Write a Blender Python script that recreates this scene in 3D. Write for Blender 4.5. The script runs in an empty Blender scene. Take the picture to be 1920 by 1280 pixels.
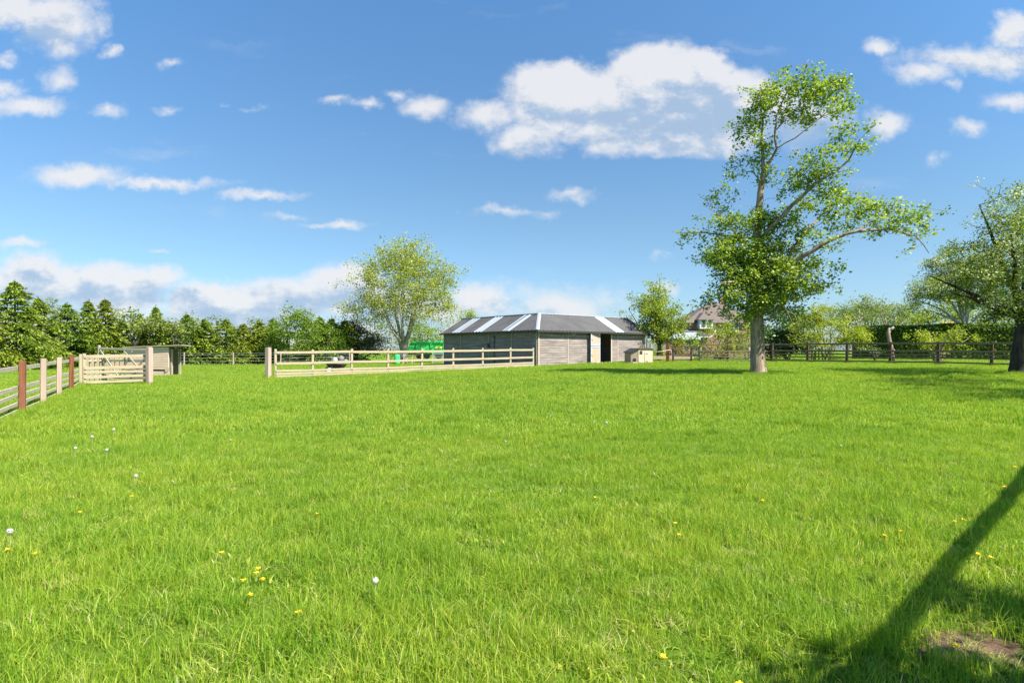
import bpy, math, random
import numpy as np
from mathutils import Vector

sc = bpy.context.scene
COL = sc.collection
R = math.radians
F = 1103.0            # focal length in photo pixels
HZ = 655.0            # horizon row in the photo
EYE = 1.55

# ---------------------------------------------------------------- camera
cam = bpy.data.cameras.new('camera')
cam.sensor_width = 36.0
cam.lens = 36.0 * F / 1920.0
cam.shift_y = (HZ - 640.0) / 1920.0
cam.clip_end = 5000
camo = bpy.data.objects.new('camera', cam)
COL.objects.link(camo)
camo.location = (0, 0, EYE)
camo.rotation_euler = (R(90), 0, 0)
sc.camera = camo

# ---------------------------------------------------------------- light
SUN_EL = R(50)
SX, SY = 0.83, -0.56                    # horizontal direction towards the sun
SAZ = math.atan2(SX, SY)                # clockwise from +Y
sd = Vector((math.cos(SUN_EL) * math.sin(SAZ), math.cos(SUN_EL) * math.cos(SAZ), math.sin(SUN_EL)))
sun = bpy.data.lights.new('sun', 'SUN')
sun.energy = 5.0
sun.angle = R(0.5)
sun.color = (1.0, 0.95, 0.87)
suno = bpy.data.objects.new('sun', sun)
COL.objects.link(suno)
suno.rotation_euler = sd.to_track_quat('Z', 'Y').to_euler()
sc.view_settings.view_transform = 'Standard'
sc.view_settings.look = 'None'
sc.view_settings.exposure = 1.35
sc.view_settings.gamma = 1.0
sc.cycles.max_bounces = 7
sc.cycles.diffuse_bounces = 3
sc.cycles.glossy_bounces = 2
sc.cycles.transmission_bounces = 5
sc.cycles.transparent_max_bounces = 6

# ---------------------------------------------------------------- world
world = bpy.data.worlds.new('World')
sc.world = world
world.use_nodes = True
wt = world.node_tree
wt.nodes.clear()
def wn(t, **k):
    n = wt.nodes.new(t)
    for a, b in k.items():
        setattr(n, a, b)
    return n
def wmath(op, a, b=None, c=None, clamp=False):
    n = wn('ShaderNodeMath', operation=op, use_clamp=clamp)
    for i, v in enumerate((a, b, c)):
        if v is None: continue
        if isinstance(v, (int, float)): n.inputs[i].default_value = v
        else: wt.links.new(v, n.inputs[i])
    return n.outputs[0]
def wvec(op, a, b=None, c=None):
    n = wn('ShaderNodeVectorMath', operation=op)
    for i, v in enumerate((a, b, c)):
        if v is None: continue
        if isinstance(v, (tuple, list)): n.inputs[i].default_value = v
        else: wt.links.new(v, n.inputs[i])
    return n.outputs['Value'] if op in ('LENGTH', 'DOT_PRODUCT') else n.outputs[0]
def wmix(fac, a, b):
    n = wn('ShaderNodeMix', data_type='RGBA')
    for k, v in ((0, fac), (6, a), (7, b)):
        if isinstance(v, (int, float, tuple)): n.inputs[k].default_value = v
        else: wt.links.new(v, n.inputs[k])
    return n.outputs[2]
def wrange(v, a, b, c=0.0, d=1.0, smooth=True):
    n = wn('ShaderNodeMapRange', interpolation_type='SMOOTHSTEP' if smooth else 'LINEAR')
    wt.links.new(v, n.inputs[0])
    for i, x in enumerate((a, b, c, d)): n.inputs[1 + i].default_value = x
    return n.outputs[0]
sky = wn('ShaderNodeTexSky', sky_type='NISHITA', sun_disc=False)
sky.sun_elevation = SUN_EL
sky.sun_rotation = SAZ
sky.ozone_density = 3.0
sky.air_density = 1.0
sky.dust_density = 0.6
tc = wn('ShaderNodeTexCoord')
D = tc.outputs['Generated']
sep = wn('ShaderNodeSeparateXYZ'); wt.links.new(D, sep.inputs[0])
yy = wmath('MAXIMUM', sep.outputs[1], 0.05)
U = wmath('DIVIDE', sep.outputs[0], yy)
V = wmath('DIVIDE', sep.outputs[2], yy)
comb = wn('ShaderNodeCombineXYZ'); wt.links.new(U, comb.inputs[0]); wt.links.new(V, comb.inputs[1])
UV0 = comb.outputs[0]
def wnoise(vec, scale, detail=6, rough=0.55, out=0, stretch=None):
    if stretch:
        vec = wvec('MULTIPLY', vec, stretch)
    n = wn('ShaderNodeTexNoise'); n.inputs['Scale'].default_value = scale
    n.inputs['Detail'].default_value = detail; n.inputs['Roughness'].default_value = rough
    wt.links.new(vec, n.inputs['Vector'])
    return n.outputs[out]
warp = wvec('SUBTRACT', wnoise(UV0, 9.0, 3, 0.6, 1), (0.5, 0.5, 0.5))
warp2 = wvec('SUBTRACT', wnoise(UV0, 34.0, 4, 0.65, 1), (0.5, 0.5, 0.5))
UVW = wvec('MULTIPLY_ADD', warp, (0.085, 0.04, 0.0), UV0)
UVW = wvec('MULTIPLY_ADD', warp2, (0.045, 0.028, 0.0), UVW)
CL = [  # px, py, rx, ry, weight : where the clouds stand in the sky (gnomonic direction)
 (1160,200,250,88,1.9),(1250,150,150,78,1.9),(1060,160,120,58,1.6),(1370,205,140,85,1.9),(1310,130,90,50,1.6),(920,215,75,34,.8),(985,262,76,38,.9),
 (1260,262,170,36,1.0),(1500,235,85,58,.8),(800,200,52,28,.6),(750,172,32,14,.5),(690,198,34,13,.5),(620,190,40,11,.4),(490,200,34,9,.3),(432,190,16,7,.25),
 (95,40,95,70,.9),(20,20,80,45,.8),(115,82,40,34,.6),(-10,165,52,22,.7),(115,152,50,26,.5),(50,197,110,24,.75),(200,206,42,20,.6),(216,97,24,14,.5),
 (8,112,24,16,.5),(310,206,34,9,.3),(185,50,20,20,.3),(320,118,20,7,.25),
 (140,330,115,26,.7),(290,342,140,15,.6),(495,363,85,10,.45),(540,403,50,9,.3),(655,421,60,13,.5),(600,420,50,7,.35),(40,456,55,14,.6),(303,463,30,7,.35),
 (60,525,100,60,1.3),(210,545,140,60,1.4),(290,520,60,30,.8),(410,565,140,48,1.3),(520,560,120,50,1.3),(640,545,100,55,1.3),(760,575,150,50,.8),(900,565,85,42,.8),
 (1060,575,140,48,.55),(60,605,300,60,.7),(450,615,450,55,.7),(1250,543,34,10,.3),
 (1068,362,52,17,.55),(935,398,75,10,.4),(1025,402,30,12,.3),
 (1652,86,36,17,.5),(1790,110,110,32,.7),(1730,138,62,28,.6),(1900,52,60,42,.9),(1885,112,80,34,.7),(1660,232,48,30,.6),(1895,192,70,22,.6),(1812,243,40,20,.5),
 (1755,302,28,12,.35),(1782,163,24,11,.35),(1250,478,24,8,.25)]
acc = None
for (px, py, rx, ry, w) in CL:
    cx, cy = (px - 960) / F, (HZ - py) / F
    sx, sy = F / rx, F / ry
    p = wvec('MULTIPLY_ADD', UVW, (sx, sy, 0), (-cx * sx, -cy * sy, 0))
    f = wmath('MULTIPLY_ADD', wvec('LENGTH', p), -w, w)
    acc = f if acc is None else wmath('MAXIMUM', acc, f)
n1 = wnoise(UV0, 9.0, 9, 0.62, 0, (1.0, 1.5, 1.0))
n1b = wnoise(wvec('ADD', UV0, (0.012, 0.022, 0.0)), 9.0, 9, 0.62, 0, (1.0, 1.5, 1.0))
n2 = wnoise(UV0, 4.0, 6, 0.6, 0, (1.0, 2.6, 1.0))
dens = wmath('MULTIPLY_ADD', wmath('SUBTRACT', n1, 0.5), 1.15, acc)
ahead = wrange(sep.outputs[1], 0.05, 0.12)
# clouds behind the viewer: plain noise
dn = wnoise(wvec('MULTIPLY', D, (1, 1, 2.5)), 2.6, 7, 0.6)
back = wrange(dn, 0.56, 0.72)
cov = wmath('MULTIPLY', wrange(dens, -0.10, 0.58), ahead)
cov = wmath('MAXIMUM', cov, wmath('MULTIPLY', back, wmath('SUBTRACT', 1.0, ahead)))
wisp = wrange(wnoise(UVW, 2.6, 8, 0.6, 0, (1.0, 4.2, 1.0)), 0.56, 0.80)
cov = wmath('MAXIMUM', cov, wmath('MULTIPLY', wmath('MULTIPLY', wisp, ahead), 0.30))
cov = wmath('MULTIPLY', cov, 0.90)
relief = wmath('SUBTRACT', n1, n1b)
GR = [(1170,215,170,30,.9),(1320,235,180,52,1.1),(1250,200,120,22,.8),(1500,250,70,40,1.0),(1240,262,150,24,.6),(1290,160,70,18,.55),(80,60,60,30,.6),(1905,95,60,24,.6),(1810,125,70,14,.4),
      (150,565,220,30,.6),(450,590,330,34,.6),(800,605,300,30,.5),(70,520,50,18,.4),(560,565,80,22,.35),(985,275,50,14,.5)]
gacc = None
for (px, py, rx, ry, w) in GR:
    cx, cy = (px - 960) / F, (HZ - py) / F
    sx, sy = F / rx, F / ry
    p = wvec('MULTIPLY_ADD', UVW, (sx, sy, 0), (-cx * sx, -cy * sy, 0))
    f = wmath('MULTIPLY_ADD', wvec('LENGTH', p), -w, w)
    gacc = f if gacc is None else wmath('MAXIMUM', gacc, f)
grey = wmath('MULTIPLY_ADD', wmath('SUBTRACT', n2, 0.5), 1.1, gacc)
grey = wmath('MULTIPLY_ADD', relief, -3.4, grey)
grey = wrange(grey, -0.38, 0.62)
# the blue of the sky deepens with height
skr = wn('ShaderNodeValToRGB'); wt.links.new(wrange(V, 0.0, 0.62, 0.0, 1.0, False), skr.inputs[0])
el = skr.color_ramp.elements
el[0].position = 0.0; el[0].color = (0.60, 0.70, 0.74, 1)
el[1].position = 1.0; el[1].color = (0.68, 0.97, 0.96, 1)
e2 = skr.color_ramp.elements.new(0.35); e2.color = (0.68, 0.78, 0.70, 1)
skm = wn('ShaderNodeMix', data_type='RGBA', blend_type='MULTIPLY'); skm.inputs[0].default_value = 1.0
wt.links.new(sky.outputs[0], skm.inputs[6]); wt.links.new(skr.outputs[0], skm.inputs[7])
skb = wvec('MULTIPLY', skm.outputs[2], (1.0, 1.05, 1.22))
cloudcol = wmix(grey, (4.75, 4.75, 4.85, 1), (2.25, 3.0, 4.05, 1))
skyc = wmix(cov, skb, cloudcol)
bg = wn('ShaderNodeBackground'); bg.inputs['Strength'].default_value = 0.073
wt.links.new(skyc, bg.inputs['Color'])
wo = wn('ShaderNodeOutputWorld'); wt.links.new(bg.outputs[0], wo.inputs[0])

# ---------------------------------------------------------------- ground shape
def sstep(t):
    t = np.clip(t, 0, 1)
    return t * t * (3 - 2 * t)
def gz(x, y):
    x = np.asarray(x, float); y = np.asarray(y, float)
    s = 0.2 + 0.52 * sstep((x + 14) / 28)
    z = sstep(y / 32) * s
    near = np.exp(-(np.maximum(y - 26, 0) / 8) ** 2)
    z = z + near * 0.018 * (np.sin(x * 1.7 + y * .6) * np.sin(y * 1.3 - x * .4) + .6 * np.sin(x * 3.1 + 1.3) * np.sin(y * 2.7 + x))
    return z
def g(x, y): return float(gz(x, y))
def at(px, d): return ((px - 960) / F * d, d)
def zpx(py, d): return EYE + (HZ - py) / F * d
def P3(px, py, d): return np.array([(px - 960) / F * d, d, zpx(py, d)])

# ---------------------------------------------------------------- mesh helpers
class MB:
    def __init__(s): s.v = []; s.f = []; s.uv = []; s.mi = []; s.n = 0
    def add(s, verts, faces, uvs=None, mi=0):
        s.v.append(np.asarray(verts, float).reshape(-1, 3))
        for k, f in enumerate(faces):
            s.f.append([i + s.n for i in f]); s.mi.append(mi)
            s.uv.append(uvs[k] if uvs is not None else [(0, 0)] * len(f))
        s.n += len(verts)
    def beam(s, a, b, w, h, up=(0, 0, 1), ch=0.0, mi=0, seed=None):
        """rectangular bar from a to b; w across, h along 'up'"""
        a = np.array(a, float); b = np.array(b, float); L = np.linalg.norm(b - a)
        t = (b - a) / L; up = np.array(up, float)
        if abs(t @ up) > .95: up = np.array((0, 1.0, 0))
        sd_ = np.cross(t, up); sd_ /= np.linalg.norm(sd_); u2 = np.cross(sd_, t)
        hw, hh = w / 2, h / 2
        if ch > 0:
            pr = [(-hw + ch, -hh), (hw - ch, -hh), (hw, -hh + ch), (hw, hh - ch), (hw - ch, hh), (-hw + ch, hh), (-hw, hh - ch), (-hw, -hh + ch)]
        else:
            pr = [(-hw, -hh), (hw, -hh), (hw, hh), (-hw, hh)]
        n = len(pr); V_ = [a + sd_ * x + u2 * y for x, y in pr] + [b + sd_ * x + u2 * y for x, y in pr]
        r = random.random() * 37
        fs = []; uv = []
        per = [0]
        for i in range(n):
            q = pr[i]; q2 = pr[(i + 1) % n]; per.append(per[-1] + math.dist(q, q2))
        for i in range(n):
            j = (i + 1) % n
            fs.append([i, j, n + j, n + i]); uv.append([(r, per[i] + r), (r, per[i + 1] + r), (r + L, per[i + 1] + r), (r + L, per[i] + r)])
        fs.append(list(range(n))[::-1]); uv.append([(r + .01 * x, r + y) for x, y in pr][::-1])
        fs.append(list(range(n, 2 * n))); uv.append([(r + .01 * x, r + y) for x, y in pr])
        s.add(V_, fs, uv, mi)
    def box(s, c, sx, sy, sz, mi=0, ch=0.0, ang=0.0):
        """box standing on centre c (bottom), rotated ang about z"""
        c = np.array(c, float)
        s.beam(c, c + np.array((0, 0, sz)), sx, sy, up=(-math.sin(ang), math.cos(ang), 0), ch=ch, mi=mi)
    def tube(s, pts, rad, n=6, mi=0, cap=True):
        pts = np.asarray(pts, float); m = len(pts)
        if np.isscalar(rad): rad = [rad] * m
        T = np.gradient(pts, axis=0); T /= (np.linalg.norm(T, axis=1)[:, None] + 1e-9)
        ref = np.array((0.31, .95, .02)) if abs(T[0][2]) > .7 else np.array((0, 0, 1.0))
        V_ = []; ln = 0; uvr = []
        for i in range(m):
            a = np.cross(T[i], ref); a /= np.linalg.norm(a) + 1e-9; b = np.cross(T[i], a)
            if i: ln += np.linalg.norm(pts[i] - pts[i - 1])
            uvr.append(ln)
            for k in range(n):
                q = 2 * math.pi * k / n
                V_.append(pts[i] + (a * math.cos(q) + b * math.sin(q)) * rad[i])
        fs = []; uv = []
        for i in range(m - 1):
            for k in range(n):
                k2 = (k + 1) % n
                fs.append([i * n + k, i * n + k2, (i + 1) * n + k2, (i + 1) * n + k])
                c = 6.28 * rad[i] / n
                uv.append([(uvr[i], k * c), (uvr[i], (k + 1) * c), (uvr[i + 1], (k + 1) * c), (uvr[i + 1], k * c)])
        if cap:
            fs.append(list(range(n))[::-1]); uv.append([(0, 0)] * n)
            fs.append(list(range((m - 1) * n, m * n))); uv.append([(0, 0)] * n)
        s.add(V_, fs, uv, mi)
    def poly(s, pts, mi=0, uvs=None):
        s.add(pts, [list(range(len(pts)))], [uvs or [(p[0], p[2]) for p in pts]], mi)
    def slab(s, pts, th, mi=0):
        """thick plate: polygon pts extruded by vector th"""
        n = len(pts); pts = np.array(pts, float); th = np.array(th, float)
        fs = [list(range(n))[::-1], list(range(n, 2 * n))] + [[i, (i + 1) % n, n + (i + 1) % n, n + i] for i in range(n)]
        V_ = np.vstack([pts, pts + th])
        s.add(V_, fs, [[(V_[i][0], V_[i][2]) for i in f] for f in fs], mi)
    def build(s, name, mats, parent=None, smooth=False):
        me = bpy.data.meshes.new(name)
        V_ = np.vstack(s.v)
        if parent is not None:
            V_ = V_ - np.array((parent.parent or parent).location)
        me.from_pydata([tuple(p) for p in V_], [], s.f)
        uvl = me.uv_layers.new(name='UVMap')
        flat = [c for fuv in s.uv for uv_ in fuv for c in uv_]
        uvl.data.foreach_set('uv', flat)
        if not isinstance(mats, (list, tuple)): mats = [mats]
        for m in mats: me.materials.append(m)
        me.polygons.foreach_set('material_index', s.mi)
        if smooth: me.polygons.foreach_set('use_smooth', [True] * len(s.f))
        me.update()
        o = bpy.data.objects.new(name, me); COL.objects.link(o)
        if parent is not None: o.parent = parent
        return o

def raw_mesh(name, V_, quads, mat, parent=None, attrs=None, smooth=False, sides=4):
    me = bpy.data.meshes.new(name)
    V_ = np.asarray(V_, np.float32)
    if parent is not None: V_ = V_ - np.array(parent.location, np.float32)
    q = np.asarray(quads, np.int32); nf = len(q); sides = q.shape[1]
    me.vertices.add(len(V_)); me.vertices.foreach_set('co', V_.astype(np.float32).ravel())
    me.loops.add(nf * sides); me.loops.foreach_set('vertex_index', q.ravel())
    me.polygons.add(nf)
    me.polygons.foreach_set('loop_start', np.arange(0, nf * sides, sides, dtype=np.int32))
    me.polygons.foreach_set('loop_total', np.full(nf, sides, np.int32))
    if smooth: me.polygons.foreach_set('use_smooth', np.ones(nf, bool))
    for k, (dom, arr) in (attrs or {}).items():
        a = me.attributes.new(k, 'FLOAT', dom); a.data.foreach_set('value', np.asarray(arr, np.float32))
    me.update(calc_edges=True); me.validate()
    for m in (mat if isinstance(mat, (list, tuple)) else [mat]): me.materials.append(m)
    o = bpy.data.objects.new(name, me); COL.objects.link(o)
    if parent is not None: o.parent = parent
    return o

def thing(name, label, cat, loc, group=None):
    o = bpy.data.objects.new(name, None); COL.objects.link(o)
    o.location = [float(c) for c in loc]; o.empty_display_size = .3
    o['label'] = label; o['category'] = cat
    if group: o['group'] = group
    return o
def tag(o, label, cat, group=None, kind=None):
    if label: o['label'] = label
    if cat: o['category'] = cat
    if group: o['group'] = group
    if kind: o['kind'] = kind
    return o
def copy_thing(root, loc, rz=0.0, sc_=1.0, label=None):
    r = root.copy(); COL.objects.link(r); r.location = [float(c) for c in loc]
    r.rotation_euler = (0, 0, rz)
    r.scale = (sc_, sc_, sc_) if np.isscalar(sc_) else sc_
    if label: r['label'] = label
    for ch in list(root.children):
        c = ch.copy(); COL.objects.link(c); c.parent = r
    return r

# ---------------------------------------------------------------- materials
def newmat(name):
    m = bpy.data.materials.new(name); m.use_nodes = True
    nt = m.node_tree; nt.nodes.clear()
    return m, nt
def nd(nt, t, **k):
    n = nt.nodes.new(t)
    for a, b in k.items(): setattr(n, a, b)
    return n
def ramp(nt, fac, stops):
    r = nd(nt, 'ShaderNodeValToRGB')
    e = r.color_ramp.elements
    while len(e) < len(stops): e.new(0.5)
    for i, (p, c) in enumerate(stops):
        e[i].position = p; e[i].color = (*c, 1)
    nt.links.new(fac, r.inputs[0])
    return r.outputs[0]
def wood(name, c1, c2, c3=None, grain=(1.6, 45), rough=.8, bump=.25):
    m, nt = newmat(name)
    uv = nd(nt, 'ShaderNodeUVMap', uv_map='UVMap')
    mp = nd(nt, 'ShaderNodeMapping'); mp.inputs['Scale'].default_value = (grain[0], grain[1], 1)
    nt.links.new(uv.outputs[0], mp.inputs[0])
    n = nd(nt, 'ShaderNodeTexNoise'); n.inputs['Scale'].default_value = 1.0; n.inputs['Detail'].default_value = 6; n.inputs['Roughness'].default_value = .65
    nt.links.new(mp.outputs[0], n.inputs['Vector'])
    col = ramp(nt, n.outputs[0], [(.32, c1), (.68, c2)])
    tcn = nd(nt, 'ShaderNodeTexCoord')
    n2_ = nd(nt, 'ShaderNodeTexNoise'); n2_.inputs['Scale'].default_value = 1.7; n2_.inputs['Detail'].default_value = 4
    nt.links.new(tcn.outputs['Object'], n2_.inputs['Vector'])
    mx = nd(nt, 'ShaderNodeMix', data_type='RGBA')
    f = nd(nt, 'ShaderNodeMapRange'); nt.links.new(n2_.outputs[0], f.inputs[0])
    f.inputs[1].default_value = .45; f.inputs[2].default_value = .7
    nt.links.new(f.outputs[0], mx.inputs[0]); nt.links.new(col, mx.inputs[6]); mx.inputs[7].default_value = (*(c3 or c1), 1)
    b = nd(nt, 'ShaderNodeBsdfPrincipled'); b.inputs['Roughness'].default_value = rough
    b.inputs['Specular IOR Level'].default_value = .25
    nt.links.new(mx.outputs[2], b.inputs['Base Color'])
    bp = nd(nt, 'ShaderNodeBump'); bp.inputs['Strength'].default_value = bump; bp.inputs['Distance'].default_value = .01
    nt.links.new(n.outputs[0], bp.inputs['Height']); nt.links.new(bp.outputs[0], b.inputs['Normal'])
    o = nd(nt, 'ShaderNodeOutputMaterial'); nt.links.new(b.outputs[0], o.inputs[0])
    return m
def plain(name, c, rough=.6, metal=0, var=.15, scale=3.0, bump=0.1):
    m, nt = newmat(name)
    tcn = nd(nt, 'ShaderNodeTexCoord')
    n = nd(nt, 'ShaderNodeTexNoise'); n.inputs['Scale'].default_value = scale; n.inputs['Detail'].default_value = 6; n.inputs['Roughness'].default_value = .65
    nt.links.new(tcn.outputs['Object'], n.inputs['Vector'])
    c = np.array(c)
    col = ramp(nt, n.outputs[0], [(.3, tuple(c * (1 - var))), (.7, tuple(np.minimum(c * (1 + var), 1)))])
    b = nd(nt, 'ShaderNodeBsdfPrincipled'); b.inputs['Roughness'].default_value = rough; b.inputs['Metallic'].default_value = metal
    nt.links.new(col, b.inputs['Base Color'])
    if bump:
        bp = nd(nt, 'ShaderNodeBump'); bp.inputs['Strength'].default_value = bump; bp.inputs['Distance'].default_value = .02
        nt.links.new(n.outputs[0], bp.inputs['Height']); nt.links.new(bp.outputs[0], b.inputs['Normal'])
    o = nd(nt, 'ShaderNodeOutputMaterial'); nt.links.new(b.outputs[0], o.inputs[0])
    return m
def leafmat(name, stops, trans=.45, gloss=.12, attr='rnd', atype='GEOMETRY', tint=None):
    """stops: colour ramp over the per-leaf random value"""
    m, nt = newmat(name)
    a = nd(nt, 'ShaderNodeAttribute', attribute_name=attr, attribute_type=atype)
    col = ramp(nt, a.outputs['Fac'], stops)
    if tint:
        t = nd(nt, 'ShaderNodeAttribute', attribute_name='tone', attribute_type='INSTANCER')
        mx0 = nd(nt, 'ShaderNodeMix', data_type='RGBA', blend_type='MULTIPLY'); mx0.inputs[0].default_value = 1
        tcol = ramp(nt, t.outputs['Fac'], tint)
        nt.links.new(col, mx0.inputs[6]); nt.links.new(tcol, mx0.inputs[7]); col = mx0.outputs[2]
    d = nd(nt, 'ShaderNodeBsdfDiffuse'); nt.links.new(col, d.inputs[0])
    t = nd(nt, 'ShaderNodeBsdfTranslucent')
    g_ = nd(nt, 'ShaderNodeMix', data_type='RGBA', blend_type='MULTIPLY'); g_.inputs[0].default_value = 1.0
    nt.links.new(col, g_.inputs[6]); g_.inputs[7].default_value = (1.2, 1.2, .7, 1)
    nt.links.new(g_.outputs[2], t.inputs[0])
    mx = nd(nt, 'ShaderNodeMixShader'); mx.inputs[0].default_value = trans
    nt.links.new(d.outputs[0], mx.inputs[1]); nt.links.new(t.outputs[0], mx.inputs[2])
    gl = nd(nt, 'ShaderNodeBsdfGlossy'); gl.inputs['Roughness'].default_value = .55; gl.inputs[0].default_value = (.5, .55, .5, 1)
    m2 = nd(nt, 'ShaderNodeMixShader'); m2.inputs[0].default_value = gloss * .45
    nt.links.new(mx.outputs[0], m2.inputs[1]); nt.links.new(gl.outputs[0], m2.inputs[2])
    o = nd(nt, 'ShaderNodeOutputMaterial'); nt.links.new(m2.outputs[0], o.inputs[0])
    return m
def barkmat(name, c1, c2, scale=9):
    m, nt = newmat(name)
    tcn = nd(nt, 'ShaderNodeTexCoord')
    mp = nd(nt, 'ShaderNodeMapping'); mp.inputs['Scale'].default_value = (1, 1, .22); nt.links.new(tcn.outputs['Object'], mp.inputs[0])
    n = nd(nt, 'ShaderNodeTexNoise'); n.inputs['Scale'].default_value = scale; n.inputs['Detail'].default_value = 8; n.inputs['Roughness'].default_value = .7
    nt.links.new(mp.outputs[0], n.inputs['Vector'])
    col = ramp(nt, n.outputs[0], [(.35, c1), (.65, c2)])
    b = nd(nt, 'ShaderNodeBsdfPrincipled'); b.inputs['Roughness'].default_value = .9; b.inputs['Specular IOR Level'].default_value = .1
    nt.links.new(col, b.inputs['Base Color'])
    bp = nd(nt, 'ShaderNodeBump'); bp.inputs['Strength'].default_value = .9; bp.inputs['Distance'].default_value = .04
    nt.links.new(n.outputs[0], bp.inputs['Height']); nt.links.new(bp.outputs[0], b.inputs['Normal'])
    o = nd(nt, 'ShaderNodeOutputMaterial'); nt.links.new(b.outputs[0], o.inputs[0])
    return m

M = {}
M['rail_pale'] = wood('pale_rail_wood', (.24, .185, .115), (.46, .375, .245), (.30, .285, .19))
M['post_pale'] = wood('pale_post_wood', (.30, .225, .165), (.47, .37, .28), (.36, .29, .235), grain=(.9, 22), bump=.5)
M['post_pink'] = wood('pinkish_post_wood', (.27, .195, .15), (.46, .35, .275), (.34, .25, .195), grain=(.9, 22), bump=.5)
M['post_rust'] = wood('red_brown_post_wood', (.075, .022, .012), (.25, .085, .035), (.19, .085, .05), grain=(.9, 22), bump=.5)
M['rail_grey'] = wood('weathered_rail_wood', (.27, .235, .165), (.46, .40, .29), (.30, .29, .19))
M['dark_post'] = wood('dark_stained_post_wood', (.045, .022, .02), (.12, .065, .05), (.08, .04, .035), grain=(.9, 22), bump=.5)
M['dark_rail'] = wood('brown_stained_rail_wood', (.12, .085, .055), (.23, .17, .11), (.16, .12, .08))
M['board'] = wood('weathered_cladding', (.105, .088, .078), (.335, .28, .25), (.19, .16, .145), grain=(.7, 9), bump=.2)
M['trim'] = wood('cladding_trim', (.36, .28, .20), (.55, .44, .33), (.4, .33, .27))
M['roof'] = plain('brown_metal_roofing', (.064, .061, .058), rough=.7, var=.28, scale=.9)
M['skylight'] = plain('translucent_roof_sheet', (.33, .365, .40), rough=.45, var=.08, scale=2)
M['dark'] = plain('dark_trim', (.03, .027, .025), rough=.6)
M['galv'] = plain('galvanised_steel', (.42, .45, .48), rough=.4, metal=.3)
M['whiteframe'] = plain('grey_white_paint', (.36, .39, .42), rough=.5)
M['door'] = wood('door_boards', (.32, .20, .12), (.50, .37, .26), (.34, .29, .25), grain=(.8, 12))
M['coop'] = wood('coop_boards', (.55, .38, .26), (.74, .56, .42), (.6, .44, .32))
M['straw'] = plain('straw', (.52, .36, .17), rough=.95, var=.35, scale=25, bump=.6)
M['green'] = plain('green_painted_steel', (.04, .50, .10), rough=.45, var=.15, scale=1.2)
M['green2'] = plain('green_plastic', (.03, .52, .16), rough=.4)
M['rust'] = plain('rusty_steel', (.30, .11, .07), rough=.7)
M['tyre'] = plain('black_rubber', (.02, .02, .02), rough=.8)
M['sack'] = plain('grey_sacking', (.17, .16, .15), rough=.9, var=.5, scale=6)
M['white'] = plain('white_paint', (.58, .58, .57), rough=.5, var=.04)
M['glass'] = plain('window_glass', (.05, .07, .10), rough=.08, var=.05, bump=0)
M['tile'] = plain('clay_roof_tiles', (.115, .088, .074), rough=.85, var=.3, scale=9, bump=.4)
M['brick'] = plain('red_brick', (.27, .15, .11), rough=.9, var=.25, scale=12, bump=.3)
M['slate'] = plain('grey_slate', (.10, .10, .11), rough=.6, var=.2, scale=4)
M['rope'] = plain('pale_rope', (.62, .55, .40), rough=.9, var=.2, scale=40)
M['wire'] = plain('fence_wire', (.38, .40, .40), rough=.5, metal=.4)
M['bark'] = barkmat('grey_bark', (.12, .085, .06), (.38, .285, .205))
M['bark_dark'] = barkmat('dark_bark', (.05, .042, .036), (.15, .13, .11))
M['bark_pale'] = barkmat('pale_bark', (.17, .15, .125), (.38, .34, .30), 6)

Lf = {}
Lf['main'] = leafmat('maple_leaves', [(0, (.075, .14, .014)), (.4, (.17, .27, .022)), (.8, (.34, .41, .05)), (1, (.48, .52, .11))], gloss=.14)
Lf['round'] = leafmat('spring_yellow_leaves', [(0, (.17, .22, .015)), (.5, (.30, .34, .025)), (1, (.44, .44, .06))], gloss=.08)
Lf['cherry'] = leafmat('cherry_leaves', [(0, (.13, .20, .018)), (.6, (.26, .33, .03)), (1, (.42, .46, .07))], gloss=.08)
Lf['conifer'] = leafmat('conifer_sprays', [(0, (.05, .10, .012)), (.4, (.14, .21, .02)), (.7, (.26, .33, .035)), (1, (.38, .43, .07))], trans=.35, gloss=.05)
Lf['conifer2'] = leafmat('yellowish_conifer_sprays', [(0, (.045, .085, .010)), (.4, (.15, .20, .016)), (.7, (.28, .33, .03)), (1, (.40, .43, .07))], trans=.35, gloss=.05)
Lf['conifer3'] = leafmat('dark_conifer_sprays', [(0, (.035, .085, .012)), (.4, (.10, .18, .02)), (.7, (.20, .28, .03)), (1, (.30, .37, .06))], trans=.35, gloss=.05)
Lf['bright'] = leafmat('bright_green_leaves', [(0, (.08, .15, .014)), (.6, (.18, .28, .025)), (1, (.32, .41, .05))], gloss=.07)
Lf['dark'] = leafmat('dark_green_leaves', [(0, (.018, .045, .012)), (.6, (.04, .09, .018)), (1, (.09, .15, .03))], trans=.25, gloss=.12)
Lf['olive'] = leafmat('olive_dark_leaves', [(0, (.045, .055, .018)), (.6, (.10, .115, .035)), (1, (.20, .20, .08))], trans=.2, gloss=.08)
Lf['yellow'] = leafmat('yellow_green_leaves', [(0, (.15, .21, .02)), (.6, (.30, .36, .03)), (.92, (.44, .46, .06)), (1, (.55, .42, .10))], gloss=.06)
Lf['gold'] = leafmat('golden_leaves', [(0, (.42, .34, .03)), (1, (.70, .55, .08))], gloss=.05)
Lf['red'] = leafmat('red_leaves', [(0, (.14, .045, .03)), (.6, (.30, .10, .06)), (1, (.36, .26, .08))], gloss=.06)
Lf['hedge'] = leafmat('hedge_leaves', [(0, (.05, .10, .010)), (.6, (.12, .20, .018)), (1, (.28, .35, .045))], trans=.3, gloss=.08)
Lf['apple'] = leafmat('apple_leaves', [(0, (.09, .13, .04)), (.6, (.17, .23, .06)), (1, (.32, .36, .14))], gloss=.08)
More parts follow.
